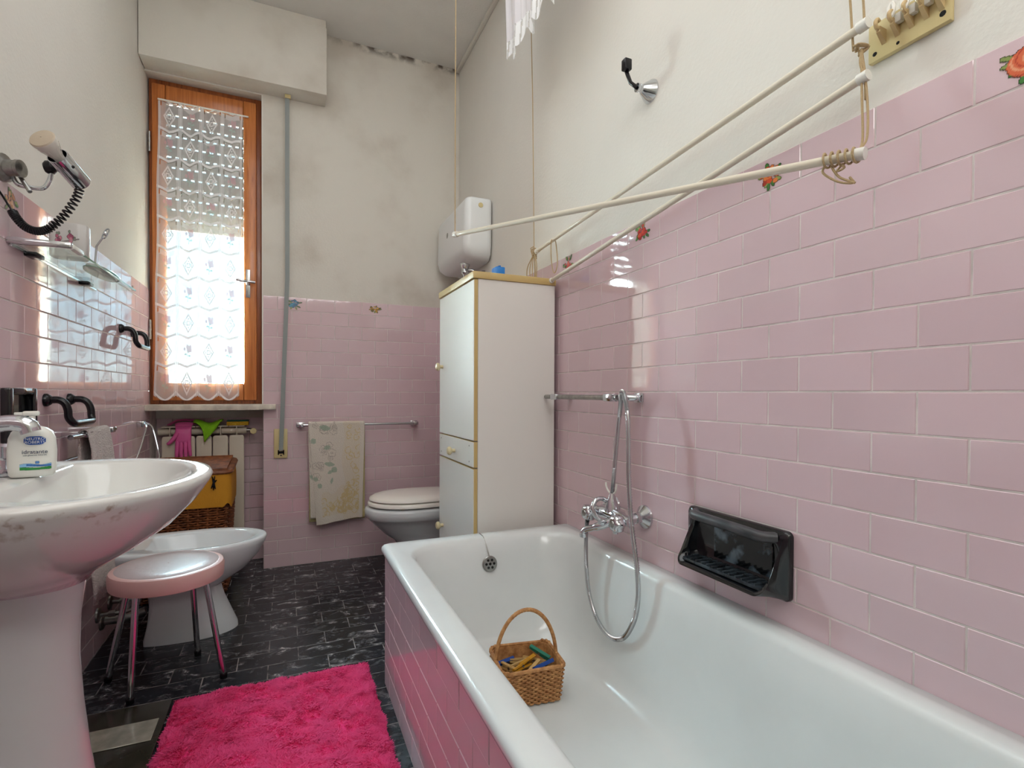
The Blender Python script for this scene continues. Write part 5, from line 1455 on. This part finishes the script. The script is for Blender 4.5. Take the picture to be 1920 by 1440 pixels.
ha = [tuple(prot @ Vector((0.090, 0, ZB + 0.04)))] + ha + [tuple(prot @ Vector((-0.090, 0, ZB + 0.04)))]
hm = MB().tube(ha, 0.0058, 8)
for ph in (0, PI):
    hm.tube([Vector(p) + Vector((0, math.cos(i * 1.1 + ph) * 0.006, math.sin(i * 1.1 + ph) * 0.004)) for i, p in enumerate(spline(ha, 3))], 0.0022, 5)
build('handle', hm, M_wickerlight, pb)
# filling bed: a first layer of pegs is hidden, the visible ones are individuals
def make_peg(mt, nm='clothes_peg'):
    jw = MB().loft([[(-0.036, -0.005, 0.0012), (-0.036, 0.005, 0.0012), (-0.036, 0.005, 0.005), (-0.036, -0.005, 0.005)], [(0.0, -0.005, 0.001), (0.0, 0.005, 0.001), (0.0, 0.005, 0.0068), (0.0, -0.005, 0.0068)], [(0.036, -0.005, 0.0055), (0.036, 0.005, 0.0055), (0.036, 0.005, 0.0088), (0.036, -0.005, 0.0088)]])
    return jw, mt
PEG_ME = {}
def peg_mesh(kind, mt):
    key = (kind, mt.name)
    if key not in PEG_ME:
        if kind == 'spring':
            mb = MB().cyl((0, -0.006, 0), (0, 0.006, 0), 0.0042, 8)
        else:
            mb = make_peg(mt)[0]
            if kind == 'down': mb.v = [(x, -y, -z) for x, y, z in mb.v]
        me = bpy.data.meshes.new('peg_' + kind); me.from_pydata(mb.v, [], mb.f); me.materials.append(mt); me.update(); PEG_ME[key] = me
    return PEG_ME[key]
def put_peg(x, y, z, rz, ry, rx, mt, label, grp=None):
    p = prot @ Vector((x, y, ZB + z - (0.010 if z > 0.08 else 0)))
    e = thing('clothes_peg', label, 'clothes peg', p, grp)
    e.rotation_euler = Euler((rx, ry, rz), 'XYZ')
    for kind, nm, m_ in (('up', 'jaw', mt), ('down', 'jaw', mt), ('spring', 'spring', M_steel)):
        o = bpy.data.objects.new(nm, peg_mesh(kind, m_)); COL.objects.link(o); o.parent = e
R_ = math.radians
PEGG = 'pale wooden pegs heaped in the basket'
rs = random.Random(4)
zt = 0.012
for layer, n in ((0.040, 6), (0.055, 7)):
    for k in range(n):
        put_peg(-0.048 + 0.096 * ((k % 3) / 2) + rs.uniform(-0.008, 0.008), -0.042 + 0.084 * (k / (n - 1)), layer + rs.uniform(-0.001, 0.002), rs.uniform(-0.5, 0.5), rs.uniform(-0.08, 0.08), rs.uniform(-0.3, 0.3), M_pegwood, 'pale wooden clothes peg lying among others in the wicker basket', PEGG)
TOPPEGS = ((-0.005, 0.030, 0.084, -0.2, 0.1, 'pale wooden peg lying at the back of the basket behind the amber pegs'),
           (0.030, 0.018, 0.086, -0.9, 0.0, 'pale wooden peg pointing towards the teal peg from the basket middle'),
           (-0.020, 0.004, 0.088, 0.35, 0.1, 'pale wooden peg half under the upper amber peg'),
           (0.010, -0.030, 0.090, 0.62, -0.06, 'pale wooden peg along the front beside the lower amber peg'),
           (-0.052, -0.010, 0.088, 1.9, 0.1, 'pale wooden peg at the far left of the basket near the bathtub rim'),
           (0.048, -0.040, 0.090, 0.5, 0.0, 'pale wooden peg beside the blue peg at the front rim'))
for (x, y, z, rz, ry, lb) in TOPPEGS:
    put_peg(x, y, z, rz, ry, rs.uniform(-0.4, 0.4), M_pegwood, lb, PEGG)
put_peg(0.000, -0.006, 0.100, 0.55, 0.05, 0.5, M_pegyellow, 'amber clothes peg in the middle of the basket, upper right one', None)
put_peg(-0.022, -0.030, 0.100, 0.45, 0.0, -0.4, M_pegyellow, 'amber clothes peg in the middle of the basket, lower left one', None)
put_peg(0.052, 0.030, 0.100, -1.05, 0.25, 0.3, M_peggreen, 'teal green clothes peg leaning at the right back of the basket', None)
put_peg(0.036, -0.045, 0.104, 0.3, 0.0, 0.9, M_pegblue, 'blue clothes peg at the front rim of the basket', None)
put_peg(-0.062, 0.030, 0.086, 0.2, 0.0, 0.6, M_pegblue, 'blue clothes peg half hidden at the left of the basket', None)

# ------------------------------------------------------------------ rug and floor panel
RX0, RX1, RY0, RY1 = -0.324, 0.268, 0.90, 1.895
rug = thing('shag_rug', 'bright pink shaggy bath mat lying on the black floor beside the bathtub', 'bath mat', ((RX0 + RX1) / 2, (RY0 + RY1) / 2, 0))
def nz2(x, y, seed, fr):
    rs_ = np.random.default_rng(seed); out = np.zeros_like(x)
    for _ in range(10):
        a = rs_.uniform(0, 2 * PI); k_ = fr * rs_.uniform(0.6, 1.5)
        out += np.sin(k_ * (x * math.cos(a) + y * math.sin(a)) + rs_.uniform(0, 6.28))
    return out / 3.2
def rug_h(x, y):
    return 0.013 + 0.0035 * nz2(x, y, 5, 45) + 0.002 * nz2(x, y, 6, 110)
nx, ny = 60, 96
gx = np.linspace(RX0 + 0.006, RX1 - 0.006, nx); gy = np.linspace(RY0 + 0.006, RY1 - 0.006, ny)
GX, GY = np.meshgrid(gx, gy)
ed = np.minimum(np.minimum(GX - RX0, RX1 - GX), np.minimum(GY - RY0, RY1 - GY))
GZ = np.clip(rug_h(GX, GY) - 0.002 - 0.007 * np.exp(-(nz2(GX, GY, 31, 62) / 0.13) ** 2), 0.003, 1) * smoothstep(0, 0.03, ed) + 0.001
idx = np.arange(nx * ny).reshape(ny, nx)
fq = np.stack([idx[:-1, :-1], idx[:-1, 1:], idx[1:, 1:], idx[1:, :-1]], -1).reshape(-1, 4)
mbr = MB(); mbr.v = [tuple(p) for p in np.stack([GX, GY, GZ], -1).reshape(-1, 3)]; mbr.f = [tuple(q) for q in fq.tolist()]
build('backing', mbr, mat('pink_shag_base', '#ee3a84', 0.95), rug)
NB = 90000
bx = RNG.uniform(RX0 + 0.004, RX1 - 0.004, NB); by = RNG.uniform(RY0 + 0.004, RY1 - 0.004, NB)
cr = np.minimum(np.minimum(bx - RX0, RX1 - bx), np.minimum(by - RY0, RY1 - by))
# rounded corners
def corner_ok(x, y, r=0.035):
    dx = np.maximum(np.maximum(RX0 + r - x, x - (RX1 - r)), 0); dy = np.maximum(np.maximum(RY0 + r - y, y - (RY1 - r)), 0)
    return np.hypot(dx, dy) < r
ok = corner_ok(bx, by); bx, by, cr = bx[ok], by[ok], cr[ok]; NB = len(bx)
lean_a = 2.6 * nz2(bx, by, 21, 45) + RNG.normal(0, 0.9, NB)
clump = nz2(bx, by, 22, 60)
ln_ = 0.0085 + 0.003 * np.clip(clump, -1, 1.5) + RNG.uniform(-0.002, 0.003, NB)
bend = 1.25 + 0.4 * np.clip(nz2(bx, by, 23, 55), -1, 1)
outx = np.where(bx - RX0 < 0.02, -1, np.where(RX1 - bx < 0.02, 1, 0)); outy = np.where(by - RY0 < 0.02, -1, np.where(RY1 - by < 0.02, 1, 0))
bend = bend * (0.25 + 0.75 * smoothstep(0.0, 0.022, cr))
lx = np.cos(lean_a) * bend + outx * 0.15; ly = np.sin(lean_a) * bend + outy * 0.15
crease = np.exp(-(nz2(bx, by, 31, 62) / 0.13) ** 2)
ln_ = ln_ * (1 - 0.55 * crease)
z0 = np.clip(rug_h(bx, by) - 0.004 - 0.007 * crease, 0.002, 1) * smoothstep(0, 0.03, cr) + 0.001
wa = RNG.uniform(0, 2 * PI, NB); wd_ = 0.0015
wx, wy = np.cos(wa) * wd_, np.sin(wa) * wd_
b0 = np.stack([bx, by, z0], -1)
mid = b0 + np.stack([lx * ln_ * 0.35, ly * ln_ * 0.35, ln_ * 0.55], -1)
tip = b0 + np.stack([lx * ln_, ly * ln_, ln_ * 0.75], -1)
W3 = np.stack([wx, wy, np.zeros(NB)], -1)
vv = np.stack([b0 - W3, b0 + W3, mid + W3, mid - W3, tip + W3 * 0.5, tip - W3 * 0.5], 1).reshape(-1, 3)
ii = np.arange(NB)[:, None] * 6
ff = np.concatenate([ii + np.array([0, 1, 2, 3]), ii + np.array([3, 2, 4, 5])], 0)
o0 = ORG[rug.name]
me = bpy.data.meshes.new('pile'); me.from_pydata((vv - np.array(o0)).tolist(), [], ff.tolist()); me.materials.append(M_rug); me.shade_smooth()
pile = bpy.data.objects.new('pile', me); COL.objects.link(pile); pile.parent = rug; pile['kind'] = 'stuff'

sc = thing('floor_panel', 'flat dark olive panel with pale polished band on floor beside pink mat', 'panel', (-0.48, 1.75, 0))
build('panel', MB().box(-0.62, -0.327, 1.45, 1.897, 0.0008, 0.010, 0.003), M_scale, sc)
build('band', MB().box(-0.61, -0.343, 1.690, 1.795, 0.0102, 0.0125, 0.001, 1), M_scaleband, sc)
